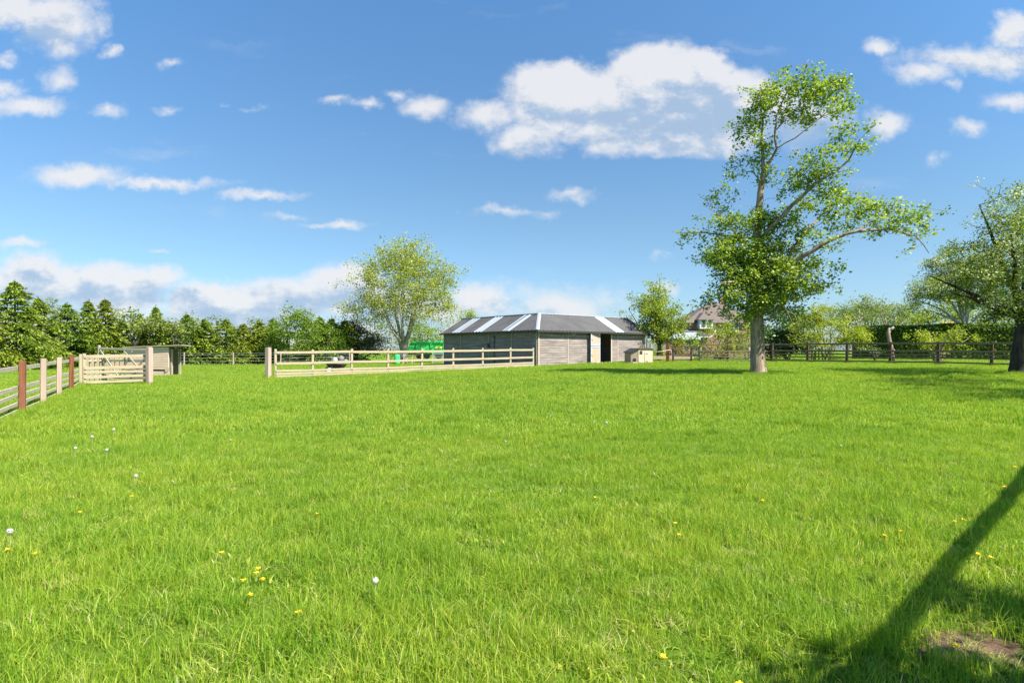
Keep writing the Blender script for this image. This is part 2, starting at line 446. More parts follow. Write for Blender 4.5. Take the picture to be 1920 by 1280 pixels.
Lf['blossom'] = leafmat('hawthorn_leaves', [(0, (.07, .115, .014)), (.4, (.17, .24, .03)), (.76, (.30, .35, .07)), (.80, (.60, .60, .54)), (1, (.66, .66, .62))], gloss=.06)
Lf['pale'] = leafmat('pale_willow_leaves', [(0, (.13, .18, .035)), (1, (.29, .33, .08))], gloss=.05)
Lf['far'] = leafmat('distant_leaves', [(0, (.06, .09, .05)), (1, (.13, .16, .08))], gloss=.04)

# ---------------------------------------------------------------- field
def earth_mask(x, y):
    """bare earth: along the paddock rails, at the stable door, at the viewer's right"""
    x = np.asarray(x, float); y = np.asarray(y, float)
    A = np.array([-8.6, 30.4]); B = np.array([1.2, 37.2]); d = (B - A) / np.linalg.norm(B - A)
    nrm = np.array([-d[1], d[0]])
    s = (x - A[0]) * d[0] + (y - A[1]) * d[1]; q = (x - A[0]) * nrm[0] + (y - A[1]) * nrm[1]
    w = 1.0 + .35 * np.sin(s * 1.3) + .2 * np.sin(s * 3.7)
    m = np.clip(1.2 - np.abs(q - .2) / w, 0, 1) * np.clip((s + 1.5) / 1.5, 0, 1) * np.clip((11.8 - s) / .8, 0, 1)
    m2 = np.clip(1.4 - np.hypot((x - 6.2) / 1.3, (y - 40.0) / .8), 0, 1)
    m3 = np.clip(1.5 - np.hypot((x - 2.36) / .27, (y - 2.98) / .15), 0, 1)
    m4 = np.clip(1.3 - np.hypot((x + 14.6) / 2.2, (y - 28.6) / 1.0), 0, 1) * .6
    return np.clip(np.maximum.reduce([m * 1.4, m2 * 1.5, m3 * 1.5, m4]), 0, 1)
def axis(lo, hi, step, far):
    a = list(np.arange(lo, hi + step, step)); s = step; v = a[-1]
    while v < far: s *= 1.35; v += s; a.append(v)
    s = step; v = a[0]; pre = []
    while v > -far: s *= 1.35; v -= s; pre.append(v)
    return np.array(pre[::-1] + a)
def build_ground():
    xs = axis(-32, 34, .3, 900); ys = axis(-2, 50, .3, 900)
    X, Y = np.meshgrid(xs, ys); Z = gz(X, Y)
    nx, ny = len(xs), len(ys)
    V_ = np.stack([X, Y, Z], -1).reshape(-1, 3)
    i = np.arange(nx * ny).reshape(ny, nx)
    q = np.stack([i[:-1, :-1], i[:-1, 1:], i[1:, 1:], i[1:, :-1]], -1).reshape(-1, 4)
    m, nt = newmat('field_turf')
    geo = nd(nt, 'ShaderNodeNewGeometry')
    def noise(scale, det=5, rough=.6):
        n = nd(nt, 'ShaderNodeTexNoise'); n.inputs['Scale'].default_value = scale; n.inputs['Detail'].default_value = det; n.inputs['Roughness'].default_value = rough
        nt.links.new(geo.outputs['Position'], n.inputs['Vector']); return n.outputs[0]
    def mix(f, a, b):
        x = nd(nt, 'ShaderNodeMix', data_type='RGBA')
        for k, v in ((0, f), (6, a), (7, b)):
            if isinstance(v, (float, tuple)): x.inputs[k].default_value = v
            else: nt.links.new(v, x.inputs[k])
        return x.outputs[2]
    c = ramp(nt, noise(1.1), [(.3, (.07, .13, .012)), (.5, (.105, .18, .018)), (.72, (.15, .22, .03))])
    c2 = ramp(nt, noise(26, 6), [(.3, (.05, .09, .008)), (.7, (.16, .23, .03))])
    col = mix(.5, c, c2)
    at_ = nd(nt, 'ShaderNodeAttribute', attribute_name='earth')
    e = ramp(nt, noise(8, 7), [(.3, (.08, .05, .036)), (.7, (.23, .15, .10))])
    mm = nd(nt, 'ShaderNodeMath', operation='MULTIPLY_ADD'); nt.links.new(noise(5, 6), mm.inputs[0]); mm.inputs[1].default_value = .9; nt.links.new(at_.outputs['Fac'], mm.inputs[2])
    r = nd(nt, 'ShaderNodeMapRange'); nt.links.new(mm.outputs[0], r.inputs[0]); r.inputs[1].default_value = .7; r.inputs[2].default_value = .95
    col = mix(r.outputs[0], col, e)
    b = nd(nt, 'ShaderNodeBsdfDiffuse'); nt.links.new(col, b.inputs[0])
    bp = nd(nt, 'ShaderNodeBump'); bp.inputs['Strength'].default_value = .8; bp.inputs['Distance'].default_value = .05
    nt.links.new(noise(30, 6, .7), bp.inputs['Height']); nt.links.new(bp.outputs[0], b.inputs['Normal'])
    o = nd(nt, 'ShaderNodeOutputMaterial'); nt.links.new(b.outputs[0], o.inputs[0])
    ob = raw_mesh('field_ground', V_, q, m, None, {'earth': ('POINT', earth_mask(X, Y).ravel())}, smooth=True)
    ob['kind'] = 'structure'
build_ground()

# ---------------------------------------------------------------- grass
def tuft(name, rng, nb, rad, hmin, hmax, wid, mat, lean=.45, seg=3, dry=False):
    V_ = []; Q = []; A = []
    for b in range(nb):
        a = rng.uniform(0, 6.28); r = rad * math.sqrt(rng.uniform()); x, y = r * math.cos(a), r * math.sin(a)
        h = rng.uniform(hmin, hmax); dirn = rng.uniform(0, 6.28); ln = abs(rng.normal(0, lean)) * h
        wa = rng.uniform(0, 3.14); w = wid * rng.uniform(.6, 1.3)
        wx, wy = math.cos(wa) * w / 2, math.sin(wa) * w / 2
        base = len(V_); rr = rng.uniform(.96, 1.0) if dry else rng.uniform()
        for k in range(seg + 1):
            t = k / seg; tw = (1 - t ** 1.6) + .04
            cx = x + math.cos(dirn) * ln * t ** 2; cy = y + math.sin(dirn) * ln * t ** 2
            z = h * (t - .28 * (ln / h) * t ** 2) - .01
            V_.append((cx - wx * tw, cy - wy * tw, z)); V_.append((cx + wx * tw, cy + wy * tw, z))
        for k in range(seg):
            i = base + 2 * k; Q.append((i, i + 1, i + 3, i + 2)); A.append(rr)
    me_o = raw_mesh(name, np.array(V_), np.array(Q), mat, None, {'rnd': ('FACE', A)})
    COL.objects.unlink(me_o)
    return me_o
def build_grass():
    rng = np.random.default_rng(5)
    gm = leafmat('grass_blades', [(0, (.12, .23, .014)), (.4, (.225, .365, .022)), (.80, (.36, .47, .042)), (.96, (.48, .52, .10)), (1, (.52, .48, .22))],
                 trans=.5, gloss=.05, tint=[(0, (.58, .76, .7)), (.4, (.93, .97, 1)), (1, (1.28, 1.1, 1.3))])
    col = bpy.data.collections.new('grass_tufts')
    kinds = []
    for i in range(6): kinds.append(tuft('tuft', rng, 52, .11, .045, .11, .005, gm, .75))
    for i in range(4): kinds.append(tuft('tuft', rng, 44, .10, .07, .16, .0055, gm, .75))
    for i in range(4): kinds.append(tuft('tuft', rng, 60, .30, .05, .13, .013, gm, .5, 2))
    for i in range(3): kinds.append(tuft('tuft', rng, 30, .11, .025, .055, .013, gm, 1.1, 2))
    kinds.append(tuft('tuft', rng, 26, .07, .03, .07, .004, gm, 1.6, 3, True))
    for i, o in enumerate(kinds):
        o.name = 'tuft_%02d' % i; col.objects.link(o)
    pts = []; scl = []; idx = []
    def field_noise(x, y):
        return (np.sin(x * .9 + 1.3 * np.sin(y * .7)) * np.sin(y * 1.1 + 1.7 * np.sin(x * .5)) + .6 * np.sin(x * 2.3 + y) * np.sin(y * 2.9 - x * .8)
                + .5 * np.sin(x * 5.1 + 2 * np.sin(y * 3)) * np.sin(y * 4.7 + x)) / 2.1
    def scatter(d0, d1, dens, kset, s0, s1):
        A = .92 * (d1 ** 2 - d0 ** 2); n = int(A * dens)
        d = np.sqrt(rng.uniform(d0 ** 2, d1 ** 2, n)); x = rng.uniform(-.96, .96, n) * d
        mg = 5.0                                       # the field carries on past the edges of the view
        n2 = int(2 * mg * (d1 - d0) * dens * .55); dd = rng.uniform(d0, d1, n2); xx = (.95 * dd + rng.uniform(0, mg, n2)) * rng.choice([-1, 1], n2)
        d = np.concatenate([d, dd]); x = np.concatenate([x, xx])
        nz = field_noise(x, d)
        keep = (rng.uniform(size=len(x)) > earth_mask(x, d) * .975)
        x, d, nz = x[keep], d[keep], nz[keep]
        s = rng.uniform(s0, s1, len(x)) * (1 + .22 * nz)
        pts.append(np.stack([x, d, gz(x, d)], -1)); scl.append(s)
        idx.append(rng.choice(kset, len(x)))
    n = 3600; x = rng.uniform(-6.5, 6.5, n); d = rng.uniform(-1.2, 1.6, n)
    pts.append(np.stack([x, d, gz(x, d)], -1)); scl.append(rng.uniform(.75, 1.1, n)); idx.append(rng.choice(6, n))
    scatter(1.6, 5.5, 125, list(range(10)), .75, 1.15)
    scatter(5.5, 10, 95, [0, 1, 2, 3, 4, 5, 6, 7], .75, 1.1)
    scatter(10, 18, 24, [10, 11, 12, 13], .7, 1.0)
    scatter(18, 36, 15, [10, 11, 12, 13], .75, 1.1)
    scatter(36, 62, 4, [10, 11, 12, 13], 1.0, 1.5)
    n = 25; x = rng.normal(2.36, .22, n); d = rng.normal(2.98, .13, n)
    pts.append(np.stack([x, d, gz(x, d)], -1)); scl.append(rng.uniform(.7, 1.2, n)); idx.append(np.full(n, 17))
    n = 500; d = np.sqrt(rng.uniform(2.2 ** 2, 9 ** 2, n)); x = rng.uniform(-.9, .9, n) * d
    pts.append(np.stack([x, d, gz(x, d) + .02], -1)); scl.append(rng.uniform(.8, 1.2, n)); idx.append(np.full(n, 17))
    # longer grass left uncut around trunks and posts
    rings = [((1422 - 960) / F * 23.3, 23.3, .46, 130), ((1915 - 960) / F * 22.6, 22.6, .55, 110)]
    rings += [(-9.62 - 1.375 * k, 10.87 + 2.33 * k, .10, 34) for k in range(0, 6)] + [(-14.5, 23.5, .14, 40), (-11.38, 27.5, .15, 40)]
    rings += [(18.4 + 1.475 * k, 36.5 - 1.7 * k, .12, 22) for k in range(-1, 6)]
    for cx_, cy_, r_, n_ in rings:
        a_ = rng.uniform(0, 6.283, n_); q_ = r_ + np.abs(rng.normal(0, .09, n_)); x, d = cx_ + np.cos(a_) * q_, cy_ + np.sin(a_) * q_
        pts.append(np.stack([x, d, gz(x, d)], -1)); scl.append(rng.uniform(.9, 1.6, n_)); idx.append(rng.choice([6, 7, 8, 9], n_))
    # strip under the left rails
    n = 500; k_ = rng.uniform(0, 5, n); x = -9.62 - 1.375 * k_ + rng.normal(0, .10, n); d = 10.87 + 2.33 * k_ + rng.normal(0, .10, n)
    pts.append(np.stack([x, d, gz(x, d)], -1)); scl.append(rng.uniform(.8, 1.4, n)); idx.append(rng.choice([6, 7, 8, 9], n))
    # low broad-leaved weeds in patches
    n = 4500; d = np.sqrt(rng.uniform(1.8 ** 2, 13 ** 2, n)); x = rng.uniform(-.95, .95, n) * d
    k_ = (np.sin(x * 1.9 + 2 * np.sin(d * 1.1)) * np.sin(d * 2.3 + 1.5 * np.sin(x * .8)) > .35) & (earth_mask(x, d) < .5); x, d = x[k_], d[k_]
    pts.append(np.stack([x, d, gz(x, d) + .02], -1)); scl.append(rng.uniform(.8, 1.3, len(x))); idx.append(rng.choice([14, 15, 16], len(x)))
    # coarse tussocks
    n = 300; d = np.sqrt(rng.uniform(2.2 ** 2, 16 ** 2, n)); x = rng.uniform(-.95, .95, n) * d
    for k in range(9):
        xx = x + rng.normal(0, .10, n); dd = d + rng.normal(0, .10, n)
        pts.append(np.stack([xx, dd, gz(xx, dd)], -1)); scl.append(rng.uniform(.95, 1.35, n)); idx.append(rng.choice([6, 7, 8, 9], n))
    P_ = np.vstack(pts); S = np.concatenate(scl); I = np.concatenate(idx)
    tone = np.clip(.5 + .26 * field_noise(P_[:, 0] * .55 + 7, P_[:, 1] * .55) + .22 * field_noise(P_[:, 0] * 2.1 + 3, P_[:, 1] * 2.1) + rng.normal(0, .19, len(P_)), 0, 1)
    me = bpy.data.meshes.new('grass'); me.vertices.add(len(P_)); me.vertices.foreach_set('co', P_.astype(np.float32).ravel())
    for nme, arr in (('tone', tone), ('sz', S), ('rot', rng.uniform(0, 6.28, len(P_)))):
        a = me.attributes.new(nme, 'FLOAT', 'POINT'); a.data.foreach_set('value', arr.astype(np.float32))
    a = me.attributes.new('idx', 'INT', 'POINT'); a.data.foreach_set('value', I.astype(np.int32))
    ob = bpy.data.objects.new('field_grass', me); COL.objects.link(ob)
    tag(ob, 'bright green meadow grass covering the whole field', 'grass', kind='stuff')
    ng = bpy.data.node_groups.new('grass_scatter', 'GeometryNodeTree')
    ng.interface.new_socket('Geometry', in_out='INPUT', socket_type='NodeSocketGeometry')
    ng.interface.new_socket('Geometry', in_out='OUTPUT', socket_type='NodeSocketGeometry')
    gi = ng.nodes.new('NodeGroupInput'); go = ng.nodes.new('NodeGroupOutput')
    ci = ng.nodes.new('GeometryNodeCollectionInfo'); ci.inputs['Collection'].default_value = col
    ci.inputs['Separate Children'].default_value = True; ci.inputs['Reset Children'].default_value = True
    ip = ng.nodes.new('GeometryNodeInstanceOnPoints'); ip.inputs['Pick Instance'].default_value = True
    def attr(n, t='FLOAT'):
        x = ng.nodes.new('GeometryNodeInputNamedAttribute'); x.data_type = t; x.inputs[0].default_value = n; return x.outputs[0]
    cx = ng.nodes.new('ShaderNodeCombineXYZ'); ng.links.new(attr('rot'), cx.inputs[2])
    ng.links.new(gi.outputs[0], ip.inputs['Points']); ng.links.new(ci.outputs[0], ip.inputs['Instance'])
    ng.links.new(attr('idx', 'INT'), ip.inputs['Instance Index'])
    ng.links.new(cx.outputs[0], ip.inputs['Rotation']); ng.links.new(attr('sz'), ip.inputs['Scale'])
    ng.links.new(ip.outputs[0], go.inputs[0])
    md = ob.modifiers.new('grass', 'NODES'); md.node_group = ng
    print('grass points', len(P_))
build_grass()

# ---------------------------------------------------------------- stable block
CN = np.array([1.6, 36.7]); LU = np.array([-.644, .765]); RU = np.array([.765, .644])
BZ = zpx(685.3, 36.7) ; WH = 2.34
def bp(a, b, z): q = CN + LU * a + RU * b; return np.array([q[0], q[1], BZ + z])
def build_barn():
    t = thing('stable_block', 'long L shaped stable block clad in weathered grey boards with brown metal roof', 'stable', bp(0, 0, 0))
    LA, LB, W = 10.5, 10.8, 3.6
    def cladding(fn, t0, t1, z0, z1, mb, out=1):
        """lapped boards; fn(s, off, z): point at s along the wall, off outward"""
        z = z0; bh = .148
        while z < z1 - .01:
            h = min(bh, z1 - z); s = t0
            cuts = [t0, t1]
            r0 = random.random() * 30
            for a0, a1 in zip(cuts[:-1], cuts[1:]):
                j = random.uniform(-.003, .003)
                p = [fn(a0, .034 + j, z), fn(a1, .034 + j, z), fn(a1, .014 + j, z + h), fn(a0, .014 + j, z + h), fn(a0, 0, z), fn(a1, 0, z), fn(a1, 0, z + h), fn(a0, 0, z + h)]
                fs = [[0, 1, 2, 3], [5, 4, 7, 6], [0, 4, 5, 1], [3, 2, 6, 7], [0, 3, 7, 4], [1, 5, 6, 2]]
                L = a1 - a0
                uv = [[(r0, r0), (r0 + L, r0), (r0 + L, r0 + h), (r0, r0 + h)]] + [[(r0, r0), (r0 + L, r0), (r0 + L, r0 + .02), (r0, r0 + .02)]] * 5
                mb.add(p, fs, uv)
            z += h
    fl = lambda s, o, z: bp(s, -o, z)      # left (paddock) wall
    fr = lambda s, o, z: bp(-o, s, z)      # right (door) wall
    mb = MB(); cladding(fl, 0.0, LA, -.25, WH, mb); mb.build('wall', M['board'], t)
    mb = MB()
    cladding(fr, 0.0, 2.67, -.25, WH, mb); cladding(fr, 2.71, 5.70, -.25, WH, mb)
    cladding(fr, 5.70, 6.92, 2.18, WH, mb); cladding(fr, 6.92, 7.65, -.25, WH, mb); cladding(fr, 7.69, LB, -.25, WH, mb)
    mb.build('wall', M['board'], t)
    # gable ends and inner walls
    mb = MB()
    def flat(pts, th): mb.slab(pts, th)
    RH = 1.02
    e = .05
    flat([bp(LA, 0, -.3), bp(LA, W, -.3), bp(LA, W, WH), bp(LA, W / 2, WH + RH), bp(LA, 0, WH)], bp(LA + e, 0, 0) - bp(LA, 0, 0))
    flat([bp(0, LB, -.3), bp(W, LB, -.3), bp(W, LB, WH), bp(W / 2, LB, WH + RH), bp(0, LB, WH)], bp(0, LB + e, 0) - bp(0, LB, 0))
    flat([bp(W, W, -.3), bp(LA, W, -.3), bp(LA, W, WH), bp(W, W, WH)], bp(0, e, 0) - bp(0, 0, 0))
    flat([bp(W, W + e, -.3), bp(W, LB, -.3), bp(W, LB, WH), bp(W, W + e, WH)], bp(e, 0, 0) - bp(0, 0, 0))
    # partitions inside
    flat([bp(.03, 4.9, -.3), bp(W - .03, 4.9, -.3), bp(W - .03, 4.9, WH), bp(.03, 4.9, WH)], bp(0, e, 0) - bp(0, 0, 0))
    flat([bp(.03, 7.9, -.3), bp(W - .03, 7.9, -.3), bp(W - .03, 7.9, WH), bp(.03, 7.9, WH)], bp(0, e, 0) - bp(0, 0, 0))
    mb.build('inner_wall', M['board'], t)
    mb = MB()   # corner and joint battens
    def vb(fn, s, w, z0=-.25, z1=WH - .01, o=.045, mat=None):
        mb.beam(fn(s, o / 2 + .012, z0), fn(s, o / 2 + .012, z1), w, o, up=tuple(fn(0, 1, 0) - fn(0, 0, 0)))
    for s in (2.69, 7.67): mb = MB(); vb(fr, s, .045, o=.03); mb.build('batten', M['trim'], t)
    for s in (.05, LB - .05): mb = MB(); vb(fr, s, .09); mb.build('corner_trim', M['trim'], t)
    mb = MB(); vb(fr, 6.97, .10, z1=2.2); dj = mb.build('door_jamb', M['trim'], t)
    mb = MB(); vb(fr, 5.72, .05, z1=2.2, o=.02); mb.build('door_jamb', M['trim'], t)
    mb = MB(); mb.beam(fr(5.74, .03, 2.235), fr(7.02, .03, 2.235), .05, .07); mb.build('door_lintel', M['trim'], t)
    for s in (2.42, 4.9, 8.2): mb = MB(); mb.beam(fl(s, .055, -.2), fl(s, .055, WH - .05), .06, .04, up=tuple(fl(0, 1, 0) - fl(0, 0, 0))); mb.build('batten', M['rail_grey'], t)
    for s, w_ in ((.07, .07), (LA - .05, .08)): mb = MB(); vb(fl, s, w_); mb.build('corner_trim', M['rail_grey'], t)
    mb = MB(); mb.tube([fl(4.25, .10, -.2), fl(4.25, .10, 1.95)], .03, 6); mb.build('drainpipe', M['dark'], t)
    mb = MB(); mb.tube([fl(4.85, .06, 1.2), fl(4.85, .16, 1.2), fl(4.85, .17, 1.45)], .05, 8); mb.box(fl(4.85, .12, 1.15), .16, .12, .18); mb.build('water_tap', M['dark'], t)
    # vents
    for fn, s in ((fr, 3.15), (fl, 2.0)):
        mb = MB()
        for k in range(4): mb.beam(fn(s - .22, .05, 1.98 + k * .065), fn(s + .22, .05, 1.98 + k * .065), .03, .028)
        mb.build('vent', M['whiteframe'], t)
    # roof: four slopes of corrugated sheet
    OV = .28; sl = RH / (W / 2)
    def hz(off): return WH + sl * off + .03           # roof height at distance off inside the wall line
    def slope(mb, kind, a0, a1, lift=0.0, lo=-OV, hi=W / 2, step=.17, th=.02):
        n = max(2, int((a1 - a0) / step)); cols = []
        for i in range(n + 1):
            a = a0 + (a1 - a0) * i / n; w_ = (.030 if i % 2 else -.010) + lift
            b0, b1 = lo, hi
            if kind.startswith('F'):
                b1 = min(hi, a) if a < hi else hi
                fb = (lambda q: q)
                hgt = lambda q: hz(q)
            else:
                b1 = max(W / 2, 0); b0 = W + OV if a > W + OV else a; 
                hgt = lambda q: hz(W - q)
            pts = []
            for b in (b0, b1):
                x, y = (a, b) if kind[1] == 'L' else (b, a)
                pts.append(bp(x, y, hgt(b) + w_))
            cols.append(pts)
        V_ = [p for c in cols for p in c]; V_ += [p - np.array((0, 0, th)) for p in V_]
        m = len(cols) * 2
        fs = []
        for i in range(n):
            q = 2 * i; fs.append([q, q + 1, q + 3, q + 2]); fs.append([m + q, m + q + 2, m + q + 3, m + q + 1])
            fs.append([q, q + 2, m + q + 2, m + q])
        fs.append([0, m, m + 1, 1]); q = 2 * n; fs.append([q, q + 1, m + q + 1, m + q])
        mb.add(V_, fs)
    roofs_ = {}
    for kind, L in (('FL', LA + .2), ('FR', LB + .2)):
        mb = MB(); slope(mb, kind, -OV, L); roofs_[kind] = mb.build('roof', M['roof'], t)
    for kind, L in (('BL', LA + .2), ('BR', LB + .2)):
        mb = MB(); slope(mb, kind, W / 2, L); mb.build('roof', M['roof'], t)
    for kind, a0, a1 in (('FL', 8.1, 9.2), ('FL', 5.45, 6.35), ('FL', 2.45, 3.28), ('FR', 7.2, 8.1)):
        mb = MB(); slope(mb, kind, a0, a1, .014); mb.build('roof_light', M['skylight'], roofs_[kind])
    # hip cap and ridge caps, barge boards
    mb = MB(); 
    c0 = bp(-OV - .02, -OV - .02, hz(-OV) + .03); c1 = bp(W / 2, W / 2, hz(W / 2) + .05)
    for s_ in (1, -1):
        dv = (bp(.17, 0, 0) - bp(0, 0, 0)) * s_ if s_ > 0 else (bp(0, .17, 0) - bp(0, 0, 0))
        mb.slab([c0, c1, c1 + dv - np.array((0, 0, .02)), c0 + dv - np.array((0, 0, .02))], (0, 0, .018))
    mb.build('hip_cap', M['skylight'], t)
    mb = MB()
    for x0, x1 in ((bp(W / 2, W / 2, hz(W / 2) + .02), bp(LA + .2, W / 2, hz(W / 2) + .02)), (bp(W / 2, W / 2, hz(W / 2) + .02), bp(W / 2, LB + .2, hz(W / 2) + .02))):
        mb.beam(x0, x1, .18, .05)
    mb.build('ridge_cap', M['galv'], t)
    mb = MB()
    mb.beam(bp(LA + .2, -OV, hz(-OV) - .05), bp(LA + .2, W / 2, hz(W / 2) - .05), .03, .12)
    mb.beam(bp(LA + .2, W + OV, hz(-OV) - .05), bp(LA + .2, W / 2, hz(W / 2) - .05), .03, .12)
    mb.build('barge_board', M['trim'], t)
    mb = MB()
    mb.beam(bp(-OV, LB + .2, hz(-OV) - .05), bp(W / 2, LB + .2, hz(W / 2) - .05), .03, .12)
    mb.beam(bp(W + OV, LB + .2, hz(-OV) - .05), bp(W / 2, LB + .2, hz(W / 2) - .05), .03, .12)
    mb.build('barge_board', M['dark'], t)
    # gutters
    mb = MB(); mb.beam(bp(-OV, -OV - .04, hz(-OV) - .06), bp(LA + .2, -OV - .04, hz(-OV) - .06), .09, .09); mb.build('gutter', M['dark'], t)
    mb = MB(); mb.beam(bp(-OV - .04, -OV - .04, hz(-OV) - .065), bp(-OV - .04, LB + .2, hz(-OV) - .065), .09, .10)
    mb.tube([bp(-OV, LB + .1, hz(-OV) - .1), bp(-.08, LB + .12, hz(-OV) - .4), bp(-.08, LB + .12, -.1)], .035, 6); mb.build('gutter', M['dark'], t)
    # stable door: two leaves swung back against the wall
    hin = 5.70; ang = .17; wd = 1.16
    for z0, z1 in ((.06, 1.22), (1.25, 2.15)):
        mb = MB(); mf = MB()
        def dp(s, o, z): return fr(hin - s * math.cos(ang) + 0, .07 + s * math.sin(ang) + o, z)
        nb = 9
        for k in range(nb):
            s0 = .05 + (wd - .1) * k / nb; s1 = .05 + (wd - .1) * (k + .93) / nb
            mb.beam(dp((s0 + s1) / 2, .02, z0 + .02), dp((s0 + s1) / 2, .02, z1 - .02), s1 - s0, .025, up=tuple(fr(0, 1, 0) - fr(0, 0, 0)))
        d = mb.build('door', M['door'], t)
        upv = tuple(fr(0, 1, 0) - fr(0, 0, 0))
        mf.beam(dp(.045, .04, z0), dp(.045, .04, z1), .09, .03, up=upv); mf.beam(dp(wd - .045, .04, z0), dp(wd - .045, .04, z1), .09, .03, up=upv)
        for z_ in (z0 + .045, z1 - .045): mf.beam(dp(.09, .04, z_), dp(wd - .09, .04, z_), .03, .09)
        fo = mf.build('door_frame', M['whiteframe'], d)
        mh = MB(); mh.beam(dp(wd - .25, .075, (z0 + z1) / 2), dp(wd - .05, .075, (z0 + z1) / 2), .03, .04); mh.build('door_bolt', M['galv'], d)
    # straw spilling from the doorway and brown kick wall inside
    rng = random.Random(4); mb = MB()
    for k in range(7):
        s_ = 5.6 + k * .26; o_ = .12 + .1 * rng.random(); r_ = .20 + .12 * rng.random()
        c = fr(s_, o_, -.10); n_ = 10
        top = c + np.array((0, 0, .14 + .12 * rng.random())); ring = [c + np.array((math.cos(q) * r_ * (1 + .25 * rng.random()), math.sin(q) * r_, 0)) for q in np.linspace(0, 6.28, n_, endpoint=False)]
        mid = [(p * .6 + top * .4) + np.array((0, 0, .05)) for p in ring]
        mb.add(ring + mid + [top], [[i, (i + 1) % n_, n_ + (i + 1) % n_, n_ + i] for i in range(n_)] + [[n_ + i, n_ + (i + 1) % n_, 2 * n_] for i in range(n_)])
    o = mb.build('straw_bedding', M['straw'], None, smooth=True); tag(o, 'loose straw bedding spilling out of the open stable doorway', 'straw', kind='stuff')
    mb = MB(); mb.slab([bp(1.9, 5.0, -.1), bp(1.9, 7.85, -.1), bp(1.9, 7.85, 1.1), bp(1.9, 5.0, 1.1)], bp(.04, 0, 0) - bp(0, 0, 0)); mb.build('stall_partition', M['rust'], t)
build_barn()

# ---------------------------------------------------------------- hen coop
def build_coop():
    d = 37.6; x0, _ = at(1197, d); z0 = zpx(683, d)
    u = np.array((.985, .17)); v = np.array((-.17, .985)); O = np.array((x0, d))
    def q(a, b, z): p = O + u * a + v * b; return np.array((p[0], p[1], z0 + z))
    t = thing('hen_coop', 'small pale wooden hen coop with sloping dark roof beside the stable wall', 'coop', q(.3, .6, 0))
    Wd, Dp, H, H2 = .95, 1.25, 1.02, .98
    mb = MB()
    k = 0
    for i in range(8):      # boarded front
        z_ = .02 + i * .125
        mb.beam(q(0.0, -.01, z_ + .06), q(Wd, -.01, z_ + .06), .025, .118)
    mb.build('front_wall', M['coop'], t)
    mb = MB()
    # left side wall runs back, lower extension to the left
    L = -.42
    mb.slab([q(-.45, .15, 0), q(0, 0.0, 0), q(0, 0.0, H - .02), q(-.45, .15, .78)], (0, .04, 0))
    mb.slab([q(-.45, .15, 0), q(-.45, Dp, 0), q(-.45, Dp, .78), q(-.45, .15, .78)], (.04, 0, 0))
    mb.slab([q(Wd, 0.02, 0), q(Wd, Dp, 0), q(Wd, Dp, H2), q(Wd, 0.02, H2)], (.03, 0, 0))
    mb.slab([q(-.45, Dp, 0), q(Wd, Dp, 0), q(Wd, Dp, H2), q(0, Dp, H), q(-.45, Dp, .78)], (0, .03, 0))
    mb.build('side_wall', M['post_pink'], t)
    mb = MB()
    mb.slab([q(-.02, -.10, H), q(Wd + .08, -.10, H2 + .01), q(Wd + .08, Dp + .1, H2 + .01), q(-.02, Dp + .1, H)], (0, 0, .03))
    mb.slab([q(-.55, .05, .74), q(-.02, -.10, H), q(-.02, Dp + .1, H), q(-.55, Dp + .1, .74)], (0, 0, .03))
    mb.build('roof', M['dark'], t)
    mb = MB(); mb.box(q(.17, -.035, .66), .17, .02, .2, ang=.17); mb.build('window', M['dark'], t)
    mb = MB(); mb.box(q(.65, -.035, .08), .45, .025, .72, ang=.17); cd = mb.build('door', M['coop'], t)
    mb = MB(); mb.beam(q(.48, -.055, .68), q(.62, -.055, .68), .01, .03); mb.build('hinge', M['dark'], cd); mb = MB(); mb.beam(q(.48, -.055, .2), q(.62, -.055, .2), .01, .03); mb.build('hinge', M['dark'], cd)
    mb = MB(); mb.slab([q(-.32, .10, .14), q(-.14, .04, .14), q(-.14, .04, .38), q(-.32, .10, .38)], (0, -.012, 0)); mb.build('pop_hole', M['dark'], t)
    mb = MB(); mb.slab([q(-.36, .05, .14), q(-.10, -.03, .14), q(-.18, -.35, .02), q(-.44, -.27, .02)], (0, 0, .02)); mb.build('ramp', M['rail_pale'], t)
build_coop()

